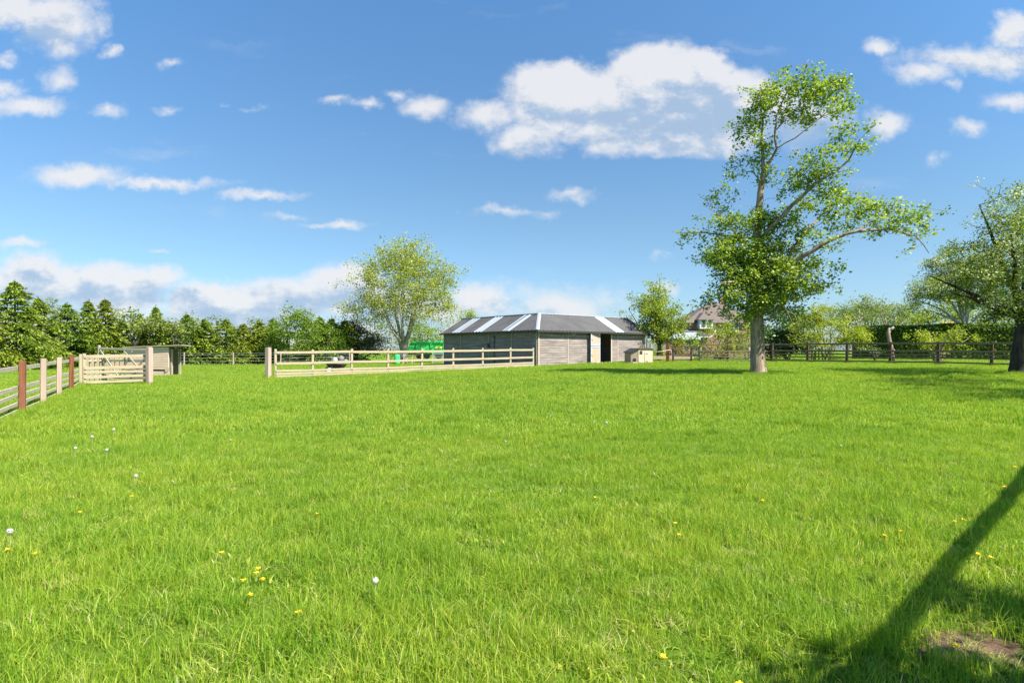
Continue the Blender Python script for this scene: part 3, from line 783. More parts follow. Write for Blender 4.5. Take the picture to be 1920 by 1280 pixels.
# ---------------------------------------------------------------- fences
def fence_run(name, label, cat, pts, heights, rail_h, postmats, railmat, pw=.11, ph=None, rw=.03, rh=.1, front=(0, -1), rnd=None, group=None, postup=.05, rail_group=True, lean=.012, ends=True):
    """posts at pts (x, y); rails (their heights in rail_h, may be a function of the run fraction)"""
    rng = random.Random(len(pts) * 7 + int(pts[0][0] * 10))
    x0, y0 = pts[0]
    t = thing(name, label, cat, (x0, y0, g(x0, y0)), group)
    fx, fy = front; n = len(pts)
    tops = []
    for i, (x, y) in enumerate(pts):
        z = g(x, y); h = heights[i] if isinstance(heights, (list, tuple)) else heights
        lx, ly = rng.uniform(-lean, lean) * h, rng.uniform(-lean, lean) * h
        mb = MB(); w_ = pw[i] if isinstance(pw, (list, tuple)) else pw
        a = np.array((x, y, z - .15)); b = np.array((x + lx, y + ly, z + h))
        dx = pts[min(i + 1, n - 1)][0] - pts[max(i - 1, 0)][0]; dy = pts[min(i + 1, n - 1)][1] - pts[max(i - 1, 0)][1]
        mb.beam(a, b, w_, w_, up=(dx, dy, 0), ch=.012)
        mb.build('post', postmats[i % len(postmats)] if isinstance(postmats, (list, tuple)) else postmats, t)
    pwv = pw if not isinstance(pw, (list, tuple)) else pw[1]
    for i in range(n - 1):
        (xa, ya), (xb, yb) = pts[i], pts[i + 1]
        off = pwv / 2 + rw / 2 + .002
        for k in range(len(rail_h(0))):
            ha = rail_h(i / (n - 1))[k] + rng.uniform(-.012, .012); hb = rail_h((i + 1) / (n - 1))[k] + rng.uniform(-.012, .012)
            L = math.hypot(xb - xa, yb - ya); ux, uy = (xb - xa) / L, (yb - ya) / L
            e = .004
            mb = MB()
            mb.beam((xa + fx * off + ux * e, ya + fy * off + uy * e, g(xa, ya) + ha), (xb + fx * off - ux * e, yb + fy * off - uy * e, g(xb, yb) + hb), rw, rh if k < 2 else rh * .8, ch=.004)
            mb.build('rail', railmat, t)
    return t
# left fence, running away from the viewer
lp = [(-9.62 - 1.375 * (k - 0), 10.87 + 2.33 * k) for k in range(-1, 6)]
LH = [1.04, .60, .43, .25, .07]
fence_run('post_and_rail_fence', 'pale post and rail fence along the left edge with red brown and pinkish posts', 'fence', lp,
          [1.2, 1.2, 1.21, 1.22, 1.2, 1.26, 1.2], lambda f: LH, [M['post_pink'], M['post_pale'], M['post_rust'], M['post_pink'], M['post_pink'], M['post_rust'], M['rail_pale']], M['rail_grey'], pw=.12, front=(-.86, -.5), rw=.035)
# boarded panel up to the big gatepost
Q0 = lp[-1]; QX = at(276, 23.7)
fence_run('board_fence_panel', 'short sawn board fence panel between the left fence and the tall gatepost', 'fence', [(Q0[0] + .12, Q0[1] + .02), QX],
          [1.22, 1.05], lambda f: [h + .03 for h in [1.06, .63, .46, .27, .09]] if f < .5 else [h + .06 for h in [1.08, .66, .48, .3, .1]], [M['rail_pale'], M['rail_pale']], M['rail_pale'], pw=.10, front=(.3, -.95), rw=.035, rh=.115)
def gatepost(px, d, h, w, label, mat):
    x, y = at(px, d); z = g(x, y); mb = MB()
    t = thing('gatepost', label, 'gatepost', (x, y, z))
    mb.beam((x, y, z - .1), (x, y, z + h - .03), w, w, up=(.35, 1, 0), ch=.018); 
    mb.build('post', mat, t)
    mb = MB(); mb.beam((x, y, z + h - .03), (x, y, z + h), w * .86, w * .86, up=(.35, 1, 0), ch=.03); mb.build('post_cap', mat, t)
    return t
gatepost(280, 23.5, 1.50, .20, 'thick square pale gatepost at the right end of the board panel', M['post_pink'])
gatepost(503, 27.45, 1.45, .21, 'thick grey gatepost at the left end of the paddock rails', M['post_pink'])
# picket pen behind the board panel
def build_pickets():
    a = np.array(at(152, 24.6)); b = np.array(at(228, 26.5)); n = 9
    t = thing('picket_fence', 'short row of pale square topped pickets behind the board panel', 'fence', (a[0], a[1], g(*a)))
    for i in range(n):
        p = a + (b - a) * i / (n - 1); mb = MB(); z = g(*p)
        mb.box((p[0], p[1], z), .16, .03, 1.15, ang=.2, ch=.004); mb.build('picket', M['rail_pale'], t)
    for h in (.25, .9):
        mb = MB(); mb.beam((a[0], a[1] + .035, g(*a) + h), (b[0], b[1] + .035, g(*b) + h), .035, .08); mb.build('rail', M['rail_grey'], t)
build_pickets()
def build_gate():
    a = np.array(at(186, 25.6)); b = np.array(at(283, 24.3)); z0 = g(*a); z1 = g(*b)
    t = thing('field_gate', 'open wooden five bar field gate with diagonal braces behind the board panel', 'gate', (b[0], b[1], z1))
    def q(f, h, o=0): p = a + (b - a) * f; return np.array((p[0], p[1] + o, z0 + (z1 - z0) * f + h))
    mb = MB(); mb.beam(q(0, -.05), q(0, 1.56), .10, .08, ch=.02); mb.build('gate_stile', M['rail_grey'], t)
    mb = MB(); mb.beam(q(1, .05), q(1, 1.42), .08, .08); mb.build('gate_stile', M['rail_grey'], t)
    mb = MB(); mb.beam(q(0.02, 1.40), q(.98, 1.36), .07, .10, ch=.01); mb.build('bar', M['rail_grey'], t)
    for h in (.18, .38, .62, .90):
        mb = MB(); mb.beam(q(.02, h), q(.98, h), .03, .09); mb.build('bar', M['rail_grey'], t)
    for f0, h0, f1, h1 in ((.03, 1.34, .40, .2), (.40, .2, .66, 1.30) , (.5, 1.30, .78, .6), (.97, 1.25, .62, .2)):
        mb = MB(); mb.beam(q(f0, h0, -.04), q(f1, h1, -.04), .03, .07); mb.build('brace', M['rail_grey'], t)
build_gate()
def build_shelter():
    d = 29.6; A = np.array(at(236, 30.2)); B = np.array(at(316, d)); z = g(*B); vv = np.array((-.25, 1.0)); vv /= np.linalg.norm(vv)
    u = (B - A) / np.linalg.norm(B - A); L = np.linalg.norm(B - A)
    def q(s, b, h): p = A + u * s + vv * b; return np.array((p[0], p[1], z + h))
    t = thing('field_shelter', 'low pale boarded animal shelter with lean-to roof behind the gatepost', 'shelter', q(L / 2, .6, 0))
    mb = MB()
    for i in range(9): mb.beam(q(0, 0, .39 + i * .121), q(L, 0, .39 + i * .121 + .004 * i), .03, .114)
    mb.build('front_wall', M['coop'], t)
    mb = MB(); mb.beam(q(-.02, -.01, .12), q(L + .05, -.01, .12), .03, .24); mb.build('kick_board', M['coop'], t)
    for s, b, h, mt in ((L - .03, .05, 1.36, 'post_pink'), (0.05, .06, 1.36, 'post_pink'), (L + .25, 1.2, 1.4, 'rail_grey'), (L + .12, .2, 1.38, 'rail_grey')):
        mb = MB(); mb.box(q(s, b, -.1), .08, .08, h + .08); mb.build('post', M[mt], t)
    mb = MB(); mb.slab([q(0, 1.3, 0), q(L + .1, 1.3, 0), q(L + .1, 1.3, 1.35), q(0, 1.3, 1.35)], (0, .03, 0)); mb.slab([q(-.03, 0.03, 0), q(-.03, 1.3, 0), q(-.03, 1.3, 1.35), q(-.03, 0.03, 1.35)], (.03, 0, 0)); mb.build('back_wall', M['door'], t)
    mb = MB(); mb.slab([q(-.15, -.15, 1.42), q(L + .82, -.12, 1.53), q(L + .82, 1.55, 1.50), q(-.15, 1.55, 1.40)], (0, 0, .055)); mb.build('roof', M['rail_pale'], t)
    mb = MB(); mb.box(q(L - .08, -.02, .22), .2, .05, .2); mb.build('block', M['rail_pale'], t)
build_shelter()
# paddock rails from the gatepost to the stable corner
PA = np.array((-11.38, 27.68)); PB = np.array((1.50, 36.62))
pp = [tuple(PA + (PB - PA) * f) for f in (0.015, .125, .25, .375, .5, .625, .75, .875, .985)]
def pr(f): return [1.22 - .20 * f, .70 - .14 * f, .34 - .10 * f, .21 - .09 * f, .08 - .05 * f]
pf = fence_run('paddock_fence', 'low pale yellowish post and rail fence running from the grey gatepost to the stable corner', 'fence', pp,
          [1.38, 1.33, 1.33, 1.31, 1.28, 1.25, 1.23, 1.21, 1.16], pr, M['rail_pale'], M['rail_pale'], pw=.11, front=(.57, -.82), rw=.04, rh=.115)
mb = MB()
for i in range(len(pp) - 1):
    (xa, ya), (xb, yb) = pp[i], pp[i + 1]; mb.tube([(xa, ya + .08, g(xa, ya) + .97 - .02 * i), ((xa + xb) / 2, (ya + yb) / 2 + .08, g(xa, ya) / 2 + g(xb, yb) / 2 + .94 - .02 * i), (xb, yb + .08, g(xb, yb) + .95 - .02 * i)], .008, 4)
mb.build('wire', M['wire'], pf)
# dark fence on the right
def rl(f): return [1.16, .74, .55, .37, .14]
rp = [(18.4 + 1.475 * k, 36.6 - 1.7 * k) for k in range(-1, 7)]
fence_run('stained_fence', 'dark brown stained post and rail fence across the right side of the field', 'fence', rp, 1.25, rl,
          [M['dark_post']], M['dark_rail'], pw=.14, front=(-.75, -.66), rw=.035, rh=.10)
mp_ = [at(1448, 38.45), at(1405, 38.5), at(1364, 38.6), at(1314, 39.0)]
fence_run('pale_fence', 'weathered post and rail fence behind the big tree trunk', 'fence', mp_, [1.22, 1.15, 1.25, 1.15], lambda f: [1.13, .72, .52, .35, .13],
          [M['post_rust'], M['rail_grey'], M['dark_post'], M['rail_pale']], M['dark_rail'], pw=.12, front=(0, -1), rw=.035)
gp = [at(1312, 39.15), at(1296, 39.6), at(1262, 40.0)]
fence_run('wire_fence', 'brown two rail fence between the gatepost and the pale rails', 'fence', gp, [1.0, 1.05, .9], lambda f: [.9, .42, .16], [M['rail_pale'], M['post_rust'], M['dark_post']], M['dark_rail'], pw=.11, rw=.03, rh=.08)
gatepost(1252, 39.6, 1.28, .22, 'thick brown gatepost with a rope tied to it right of the hen coop', M['post_rust'])
gatepost(1219.5, 42.6, 1.30, .20, 'pale gatepost partly hidden behind the hen coop roof', M['post_pink'])
mb = MB(); a = P3(1224, 660, 39.4); b = P3(1254, 656, 39.35); c = P3(1258, 657, 39.4); e = P3(1259.5, 664, 39.4)
mb.tube([a, (a + b) / 2 - np.array((0, 0, .03)), b, c, e], .02, 6)
tag(mb.build('rope', M['rope'], None, smooth=True), 'pale rope stretched from the hen coop to the brown gatepost', 'rope')
mb = MB(); a = np.array(at(1224, 41.5)); b = np.array(at(1300, 41.5))
mb.beam((*a, g(*a) + .28), (*b, g(*b) + .28), .2, .22); tag(mb.build('timber_baulk', M['rail_pale'], None), 'pale timber beam lying low behind the brown gatepost', 'timber')
# stock fence under the conifers
def build_wire_fence():
    ps = [at(x, d) for x, d in ((150, 45), (250, 46), (345, 47.5), (437, 48.5), (526, 49.5), (586, 51), (655, 53))]
    t = thing('stock_fence', 'thin wire stock fence with slim stakes in front of the conifers', 'fence', (*ps[0], g(*ps[0])))
    for x, y in ps:
        mb = MB(); z = g(x, y); mb.tube([(x, y, z - .1), (x + .02, y, z + 1.12)], .055, 7); mb.build('stake', M['post_pink'], t)
    for h in (.15, .4, .65, .9, 1.05):
        mb = MB(); mb.tube([(x, y - .06, g(x, y) + h) for x, y in ps], .006, 4); mb.build('wire', M['wire'], t)
build_wire_fence()

# ---------------------------------------------------------------- small things by the paddock
def build_barrow():
    d = 31.5; x, y = at(618, d); z = g(x, y)
    t = thing('wheelbarrow', 'dark tipped wheelbarrow with pale handles on bare earth behind the paddock rails', 'wheelbarrow', (x, y, z))
    mb = MB(); ring = [(x + .02 + .19 * math.cos(q), y - .12 + .05 * math.sin(q), z + .22 + .19 * math.sin(q)) for q in np.linspace(0, 6.283, 15)]
    mb.tube(ring, .05, 6, cap=False); w_ = mb.build('wheel', M['tyre'], t, smooth=True)
    mb = MB(); mb.tube([(x + .02, y - .20, z + .22), (x + .02, y - .04, z + .22)], .11, 10); mb.build('wheel_hub', M['white'], w_)
    mb = MB()
    bt = [(x + .0, y - .05, z + .34), (x + .62, y - .05, z + .30), (x + .62, y + .5, z + .30), (x, y + .5, z + .34)]
    tp = [(x - .22, y - .2, z + .62), (x + .75, y - .2, z + .50), (x + .75, y + .65, z + .50), (x - .22, y + .65, z + .62)]
    mb.add(bt + tp, [[0, 3, 2, 1], [0, 1, 5, 4], [1, 2, 6, 5], [2, 3, 7, 6], [3, 0, 4, 7]])
    mb.build('tray', M['dark'], t)
    for dy in (-.1, .5):
        mb = MB(); mb.beam((x + .05, y + dy, z + .30), (x + 1.9, y + dy + .1, z + .12), .06, .06); mb.build('handle', M['rail_pale'], t)
    mb = MB(); mb.beam((x + .1, y - .1, z + .05), (x + 1.3, y - .1, z + .06), .1, .07); mb.build('leg', M['rust'], t)
build_barrow()
def blob(mb, c, r, rng, n=12, m=7, mi=0, sq=1.0):
    V_ = []; c = np.array(c)
    for i in range(m + 1):
        th = math.pi * i / m
        for k in range(n):
            ph = 2 * math.pi * k / n; j = 1 + rng.uniform(-.1, .1)
            V_.append(c + np.array((math.sin(th) * math.cos(ph) * r[0] * j, math.sin(th) * math.sin(ph) * r[1] * j, math.cos(th) * r[2] * j)))
    mb.add(V_, [[i * n + k, i * n + (k + 1) % n, (i + 1) * n + (k + 1) % n, (i + 1) * n + k] for i in range(m) for k in range(n)], None, mi)
rng0 = random.Random(9)
d = 52; x, y = at(628, d); z = g(x, y)
t = thing('sack_heap', 'grey and white feed sacks heaped under the dark shrub', 'sacks', (x, y, z))
for k, (dx, dz, rx) in enumerate(((0, .35, .28), (.5, .22, .3), (.95, .2, .28), (.55, .52, .25))):
    mb = MB(); blob(mb, (x + dx, y, z + dz), (rx, .25, .3), rng0); mb.build('sack', M['galv'] if k == 0 else M['sack'], t, smooth=True)
d = 51.5; x, y = at(744.5, d); z = g(x, y)
t = thing('plastic_drum', 'bright green plastic drum left of the big round tree trunk', 'drum', (x, y, z))
mb = MB(); mb.tube([(x, y, z + h) for h in (0.05, .1, .3, .32, .55, .57, .72, .82, .86)], [.20, .24, .26, .275, .275, .26, .25, .2, .16], 16)
mb.build('body', M['green2'], t, smooth=False)
mb = MB(); mb.tube([(x, y, z + .86), (x, y, z + .90)], .12, 12); mb.build('lid', M['green2'], t)
def build_skip():
    d = 57; z0 = zpx(668.5, d)
    def q(px, py, o=0): p = P3(px, py, d + o); return p
    t = thing('skip_trailer', 'long bright green steel skip trailer parked behind the paddock beside the stable', 'trailer', (*at(775, d), g(*at(775, d))))
    o = 2.2
    mb = MB()
    pr_ = [q(771, 640.5), q(838, 640.5), q(838, 661.5), q(765, 661.5), q(762, 657), ]
    th = np.array((.1, o, 0)); mb.slab(pr_, th); mb.build('body', M['green'], t)
    mb = MB()
    for px in (781, 808, 832): mb.beam(q(px, 641, -.05), q(px, 661, -.05), .12, .08)
    mb.beam(q(770, 641, -.07), q(838, 641, -.07), .10, .16); mb.beam(q(764, 660.5, -.07), q(838, 660.5, -.07), .08, .14)
    mb.build('rib', M['green'], t)
    mb = MB(); mb.beam(q(766, 663.5, .6), q(838, 663.5, .6), 1.2, .14); mb.beam(q(766, 663.5, .3), q(756, 669, .3), .12, .10); mb.build('chassis', M['rust'], t)
    for px in (786, 800, 822):
        for oo in (.05, 1.7):
            mb = MB(); c = q(px, 666.5, oo); mb.tube([c, c + np.array((0, .22, 0))], .33, 16); w = mb.build('wheel', M['tyre'], t)
    mb = MB(); mb.slab([q(817, 650, -.12), q(830, 649.5, -.12), q(828, 652.5, -.12), q(815, 652.5, -.12)], (0, .03, 0)); mb.build('plate', plain('yellow_paint', (.72, .62, .08)), t)
build_skip()
def build_trestle():
    d = 50.5; x, y = at(757, d); z = g(x, y)
    t = thing('trestle', 'reddish timber trestle standing in front of the green skip trailer', 'trestle', (x, y, z))
    for dx, dy in ((0, 0), (0, .6), (.75, 0), (.75, .6)):
        mb = MB(); mb.beam((x + dx + (dy - .3) * .2, y + dy, z), (x + dx, y + .3, z + .85), .06, .08); mb.build('leg', M['post_pink'], t)
    mb = MB(); mb.beam((x - .15, y + .3, z + .6), (x + 1.6, y + .3, z + .98), .09, .09); mb.build('crossbar', M['post_rust'], t)
build_trestle()
def build_hurdle():
    d = 50; A = P3(811, 663, d); B = P3(831, 663, d)
    t = thing('metal_hurdle', 'grey galvanised sheep hurdle leaning near the left end of the stable', 'hurdle', (A[0], A[1], g(A[0], A[1])))
    z = g(A[0], A[1])
    for p in (A, B): mb = MB(); mb.tube([(p[0], p[1], z), (p[0], p[1] + .1, z + 1.0)], .03, 6); mb.build('upright', M['galv'], t)
    for h in (.25, .45, .65, .85, 1.0): mb = MB(); mb.tube([(A[0], A[1] + .1 * h, z + h), (B[0], B[1] + .1 * h, z + h)], .022, 6); mb.build('bar', M['galv'], t)
build_hurdle()

# ---------------------------------------------------------------- house
def build_house():
    d = 80.0; zb = g(26, 60)
    x0 = (1288 - 960) / F * d; W = 10.2; Dp = 9.0; ze = zpx(604, d) ; zr = zpx(566, d + 3)
    t = thing('house', 'brick house with hipped brown tiled roof and white bay window beyond the garden', 'house', (x0 + W / 2, d + Dp / 2, zb))
    mb = MB()
    for a, b in (((x0, d), (x0 + W, d)), ((x0 + W, d), (x0 + W, d + Dp)), ((x0 + W, d + Dp), (x0, d + Dp)), ((x0, d + Dp), (x0, d))):
        mb.poly([(a[0], a[1], zb - .2), (b[0], b[1], zb - .2), (b[0], b[1], ze), (a[0], a[1], ze)])
    mb.build('wall', M['brick'], t)
    o = .5; y0 = d - o; y1 = d + Dp + o; xa = x0 - o; xb = x0 + W + o; ym = d + Dp / 2; r0 = (1333 - 960) / F * (ym); r1 = xb - (r0 - xa)
    mb = MB()
    Rr = [(xa, y0, ze - .1), (xb, y0, ze - .1), (xb, y1, ze - .1), (xa, y1, ze - .1), (r0, ym, zr + .15), (r1, ym, zr + .15)]
    mb.add(Rr, [[0, 1, 5, 4], [1, 2, 5], [2, 3, 4, 5], [3, 0, 4], [3, 2, 1, 0]])
    rf = mb.build('roof', M['tile'], t)
    # first-floor bay with its own hipped roof
    def q(px, py, off): return P3(px, py, d + off)
    mb = MB(); bz = zpx(616, d - 1.2); bt = zpx(599, d - 1.2); bx0 = (1312 - 960) / F * (d - 1.2); bx1 = (1337 - 960) / F * (d - 1.2)
    mb.slab([(bx0, d - 1.2, bz), (bx1, d - 1.2, bz), (bx1, d, bz), (bx0, d, bz)], (0, 0, bt - bz)); bay = mb.build('bay', M['white'], t)
    for f0, f1 in ((.14, .42), (.56, .84)):
        mb = MB(); w0 = bx0 + (bx1 - bx0) * f0; w1 = bx0 + (bx1 - bx0) * f1
        mb.slab([(w0, d - 1.23, bz + .25), (w1, d - 1.23, bz + .25), (w1, d - 1.23, bt - .12), (w0, d - 1.23, bt - .12)], (0, .028, 0)); mb.build('window', M['glass'], bay)
    mb = MB(); e = .3; cx = (bx0 + bx1) / 2
    V_ = [(bx0 - e, d - 1.2 - e, bt), (bx1 + e, d - 1.2 - e, bt), (bx1 + e, d + .9, bt), (bx0 - e, d + .9, bt), (cx, d - .1, bt + 1.05), (cx, d + 2.2, bt + 1.05)]
    mb.add(V_, [[0, 1, 4], [1, 2, 5, 4], [3, 0, 4, 5], [3, 2, 1, 0]]); mb.build('bay_roof', M['tile'], bay)
    # lower wing in front-left
    mb = MB(); a0 = (1283 - 960) / F * 76; a1 = (1326 - 960) / F * 76; wz = zpx(631, 76); 
    mb.slab([(a0, 76, zb), (a1, 76, zb), (a1, d, zb), (a0, d, zb)], (0, 0, wz - zb)); mb.build('wing_wall', M['brick'], t)
    mb = MB(); tz = zpx(618, d)
    mb.add([(a0 - .3, 75.6, wz), (a1 + .3, 75.6, wz), (a1 + .3, d - .02, tz), (a0 + 1.2, d - .02, tz), (a0 - .3, d - .02, wz)], [[0, 1, 2, 3], [0, 3, 4]]); mb.build('wing_roof', M['slate'], t)
    mb = MB(); mb.beam((a0 - .3, 75.56, wz - .08), (a1 + .3, 75.56, wz - .05), .08, .10); mb.beam((a1 + .35, 75.56, wz), (a1 + 1.15, 75.8, wz + 1.0), .06, .14); mb.build('fascia', M['white'], t)
    mb = MB(); mb.slab([(a0 + .8, 75.96, zb), (a0 + 2.2, 75.96, zb), (a0 + 2.2, 75.96, wz - .3), (a0 + .8, 75.96, wz - .3)], (0, .03, 0)); mb.build('door', M['dark'], t)
    # right-hand first-floor windows seen through the tree
    for px in (1372, 1381):
        mb = MB(); p = P3(px, 612, d); mb.slab([p + np.array((-.3, -.05, -.55)), p + np.array((.3, -.05, -.55)), p + np.array((.3, -.05, .55)), p + np.array((-.3, -.05, .55))], (0, .04, 0)); fr_ = mb.build('window_frame', M['white'], t)
        mb = MB(); mb.slab([p + np.array((-.2, -.08, -.45)), p + np.array((.2, -.08, -.45)), p + np.array((.2, -.08, .45)), p + np.array((-.2, -.08, .45))], (0, .025, 0)); mb.build('window_pane', M['glass'], fr_)
    mb = MB(); mb.box((x0 + 6.4, d + 4.4, zr - 1.0), .9, .7, 2.0); mb.build('chimney', M['brick'], rf)
build_house()
def build_van():
    # pale roof glimpsed behind the small tree
    d = 60; A = P3(1243, 636, d); z = g(A[0], d)
    t = thing('garden_shed', 'low shed with a pale roof glimpsed behind the small tree and the red shrub', 'shed', (A[0] + 1.8, d, z))
    mb = MB(); mb.slab([(A[0], d, z), (A[0] + 3.6, d, z), (A[0] + 3.6, d + 2.4, z), (A[0], d + 2.4, z)], (0, 0, 1.9)); mb.build('wall', M['board'], t)
    mb = MB(); mb.slab([(A[0] - .2, d - .25, z + 1.85), (A[0] + 3.8, d - .25, z + 1.85), (A[0] + 3.8, d + 1.2, z + 2.5), (A[0] - .2, d + 1.2, z + 2.5)], (0, 0, .06))
    mb.slab([(A[0] - .2, d + 2.65, z + 1.85), (A[0] + 3.8, d + 2.65, z + 1.85), (A[0] + 3.8, d + 1.2, z + 2.5), (A[0] - .2, d + 1.2, z + 2.5)], (0, 0, .06)); mb.build('roof', M['skylight'], t)
    mb = MB(); mb.slab([(A[0] + 1.2, d - .03, z), (A[0] + 2.0, d - .03, z), (A[0] + 2.0, d - .03, z + 1.7), (A[0] + 1.2, d - .03, z + 1.7)], (0, .025, 0)); mb.build('door', M['dark'], t)
build_van()

# ---------------------------------------------------------------- trees
def leaf_cards(C, size, rng, up=.35, aspect=.62, fold=.25, rnd=None, dirs=None):
    """one folded four-cornered leaf per centre"""
    n = len(C)
    size = np.asarray(size) * np.ones(n)
    nrm = rng.normal(size=(n, 3)); nrm /= np.linalg.norm(nrm, axis=1)[:, None]; nrm[:, 2] = np.abs(nrm[:, 2]) + up
    nrm /= np.linalg.norm(nrm, axis=1)[:, None]
    a = rng.normal(size=(n, 3)) if dirs is None else dirs + rng.normal(size=(n, 3)) * .35
    a -= nrm * (a * nrm).sum(1)[:, None]; a /= np.linalg.norm(a, axis=1)[:, None] + 1e-9
    b = np.cross(nrm, a)
    s = size[:, None]
    v0 = C - a * s * .5; v2 = C + a * s * .5
    v1 = C + b * s * aspect * .5 + nrm * s * fold * .3 - a * s * .08; v3 = C - b * s * aspect * .5 + nrm * s * fold * .3 - a * s * .08
    V_ = np.stack([v0, v1, v2, v3], 1).reshape(-1, 3)
    q = np.arange(4 * n).reshape(n, 4)
    return V_, q, (rng.uniform(size=n) if rnd is None else rnd)
def grow(limbs, attr, rng, step=.35, jit_s=.04, r_tip=.008, droop=.05, rpow=2.3, sag=0.0):
    """limbs: list of polylines (k,4: x y z r). attractors get joined to the nearest limb by bent twigs."""
    pos = []; par = []; rad = []; fixed = []
    for L in limbs:
        L = np.array(L, float); 
        # densify
        pts = [L[0]]
        for a, b in zip(L[:-1], L[1:]):
            k = max(1, int(np.linalg.norm(b[:3] - a[:3]) / step))
            for j in range(1, k + 1): pts.append(a + (b - a) * j / k)
        pts = np.array(pts); m = len(pts)
        jit = rng.normal(size=(m, 3)) * jit_s * step; jit[0] = 0
        first = -1
        if pos:
            dd = np.linalg.norm(np.array(pos) - pts[0][:3], axis=1); first = int(dd.argmin())
        for i in range(m):
            pos.append(pts[i][:3] + jit[i]); par.append(first if i == 0 else len(pos) - 2); rad.append(pts[i][3]); fixed.append(True)
    pos = [np.array(p) for p in pos]
    cap = len(pos) + len(attr) * 14 + 10
    arr = np.zeros((cap, 3)); n = len(pos); arr[:n] = pos
    # distance from limbs, nearest first
    dist = np.array([np.linalg.norm(arr[:n] - a, axis=1).min() for a in attr])
    order = np.argsort(dist)
    for ai in order:
        A = attr[ai]
        dv = np.linalg.norm(arr[:n] - A, axis=1)
        low = np.maximum(0, arr[:n, 2] - A[2]) * .9          # prefer to grow upwards
        j = int((dv + low).argmin()); L = dv[j]
        if n > cap - 14: break
        if L < step * .5: continue
        k = min(6, max(1, int(L / (step * 1.1)))); p0 = arr[j].copy(); pv = j
        perp = rng.normal(size=3) * L * .07
        for i in range(1, k + 1):
            f = i / k; p = p0 + (A - p0) * f + perp * math.sin(f * math.pi) + np.array((0, 0, (.10 - sag) * L * math.sin(f * math.pi)))
            arr[n] = p; par.append(pv); rad.append(0); fixed.append(False); pv = n; n += 1
    # pipe model
    cnt = np.zeros(n)
    kids = [[] for _ in range(n)]
    for i in range(n):
        if par[i] >= 0: kids[par[i]].append(i)
    for i in range(n - 1, -1, -1):
        if par[i] > i: continue
        if not kids[i] or cnt[i] == 0: cnt[i] = max(cnt[i], 1)
        if par[i] >= 0: cnt[par[i]] += cnt[i]
    R_ = np.array([rad[i] if fixed[i] else r_tip * cnt[i] ** (1 / rpow) for i in range(n)])
    for i in range(n):
        if not fixed[i] and par[i] >= 0: R_[i] = min(R_[i], R_[par[i]] * .8)
    # chains
    used = np.zeros(n, bool); chains = []
    for i in range(n):
        if used[i]: continue
        ch = [i]; used[i] = True; c = i
        while True:
            ks = [k for k in kids[c] if not used[k] and fixed[k] == fixed[c]]
            if not ks: break
            c = max(ks, key=lambda k: R_[k]); used[c] = True; ch.append(c)
        if par[i] >= 0: ch = [par[i]] + ch
        if len(ch) > 1: chains.append((ch, not fixed[i]))
    return arr[:n], R_, chains
def branch_mesh(mb, P_, R_, chains, big=10, small=5, rough=0, rng=None):
    for ch, tw in chains:
        pts = P_[ch]; rr = R_[ch].copy()
        if tw: rr[0] = min(rr[0], rr[1] * 1.15)
        elif len(rr) > 1: rr[0] = min(rr[0], rr[1] * 1.3)
        mb.tube(pts, rr, big if rr.max() > .06 else small)
def sample_blobs(blobs, dens, rng, d0, clump=6, cs=.28):
    """blobs: (px, py, rx, ry, doff, weight) -> points in the crown"""
    out = []
    for (px, py, rx, ry, do, w) in blobs:
        dd = d0 + do; c = P3(px, py, dd); sx = rx * dd / F; sy = ry * dd / F; sz = (sx + sy) / 2
        n = max(2, int(dens * w * sx * sy * 3.1416 * (.6 + .5 * sz)))
        m = max(2, n // clump)
        v = rng.normal(size=(m, 3)); v /= np.linalg.norm(v, axis=1)[:, None]; v *= (rng.uniform(size=m) ** .42)[:, None]
        v = v[rng.integers(0, m, n)] * np.array((sx, sz, sy)) + rng.normal(size=(n, 3)) * np.array((cs, cs, cs * .55))
        out.append(c + v)
    return np.vstack(out)
def make_tree(name, label, cat, px, d, limbs, blobs, leafm, bark, seed, dens=5.5, nleaf=16, lsize=.12, clr=.32, r_tip=.008, up=.35, group=None, aspect=.62, lit=None, step=.35, hang=0.0, clump=5, cs=None, limb_scale=1.0):
    rng = np.random.default_rng(seed)
    x, y = at(px, d)
    z = g(x, y)
    t = thing(name, label, cat, (x, y, z), group)
    A = sample_blobs(blobs, dens, rng, d, clump, cs or clr * .8)
    limbs = [limbs[0]] + [[(*p[:3], p[3] * limb_scale) for p in L_] for L_ in limbs[1:]]
    P_, R_, ch = grow(limbs, A, rng, step=step, r_tip=r_tip)
    mb = MB(); branch_mesh(mb, P_, R_, ch); mb.build('trunk', bark, t, smooth=True)
    # leaf clusters
    n = len(A); k = nleaf
    base = np.repeat(A, k, 0); rr = rng.normal(size=(n * k, 3)) * clr * .5; rr[:, 2] *= .75; rr[:, 2] -= np.abs(rng.normal(size=n * k)) * hang
    # cluster-level tone + leaf-level tone
    ct = np.repeat(rng.uniform(size=n), k)
    rnd = np.clip(.5 * ct + .5 * rng.uniform(size=n * k), 0, 1)
    if lit is not None: rnd = rng.uniform(size=n * k) * .55 + .45 * ct
    V_, q, rv = leaf_cards(base + rr, lsize * rng.uniform(.6, 1.3, n * k), rng, up=up, aspect=aspect, rnd=rnd)
    raw_mesh('crown', V_, q, leafm, t, {'rnd': ('FACE', rv)})
    return t
def L3(d0, *pts):
    """limb from pixel way-points (px, py, depth offset, radius)"""
    return [(*P3(px, py, d0 + do), r) for px, py, do, r in pts]
def root_pts(px, d, hs, rs, dx=0.0):
    x, y = at(px, d); z = g(x, y)
    return [(x + dx * h, y, z + h, r) for h, r in zip(hs, rs)]

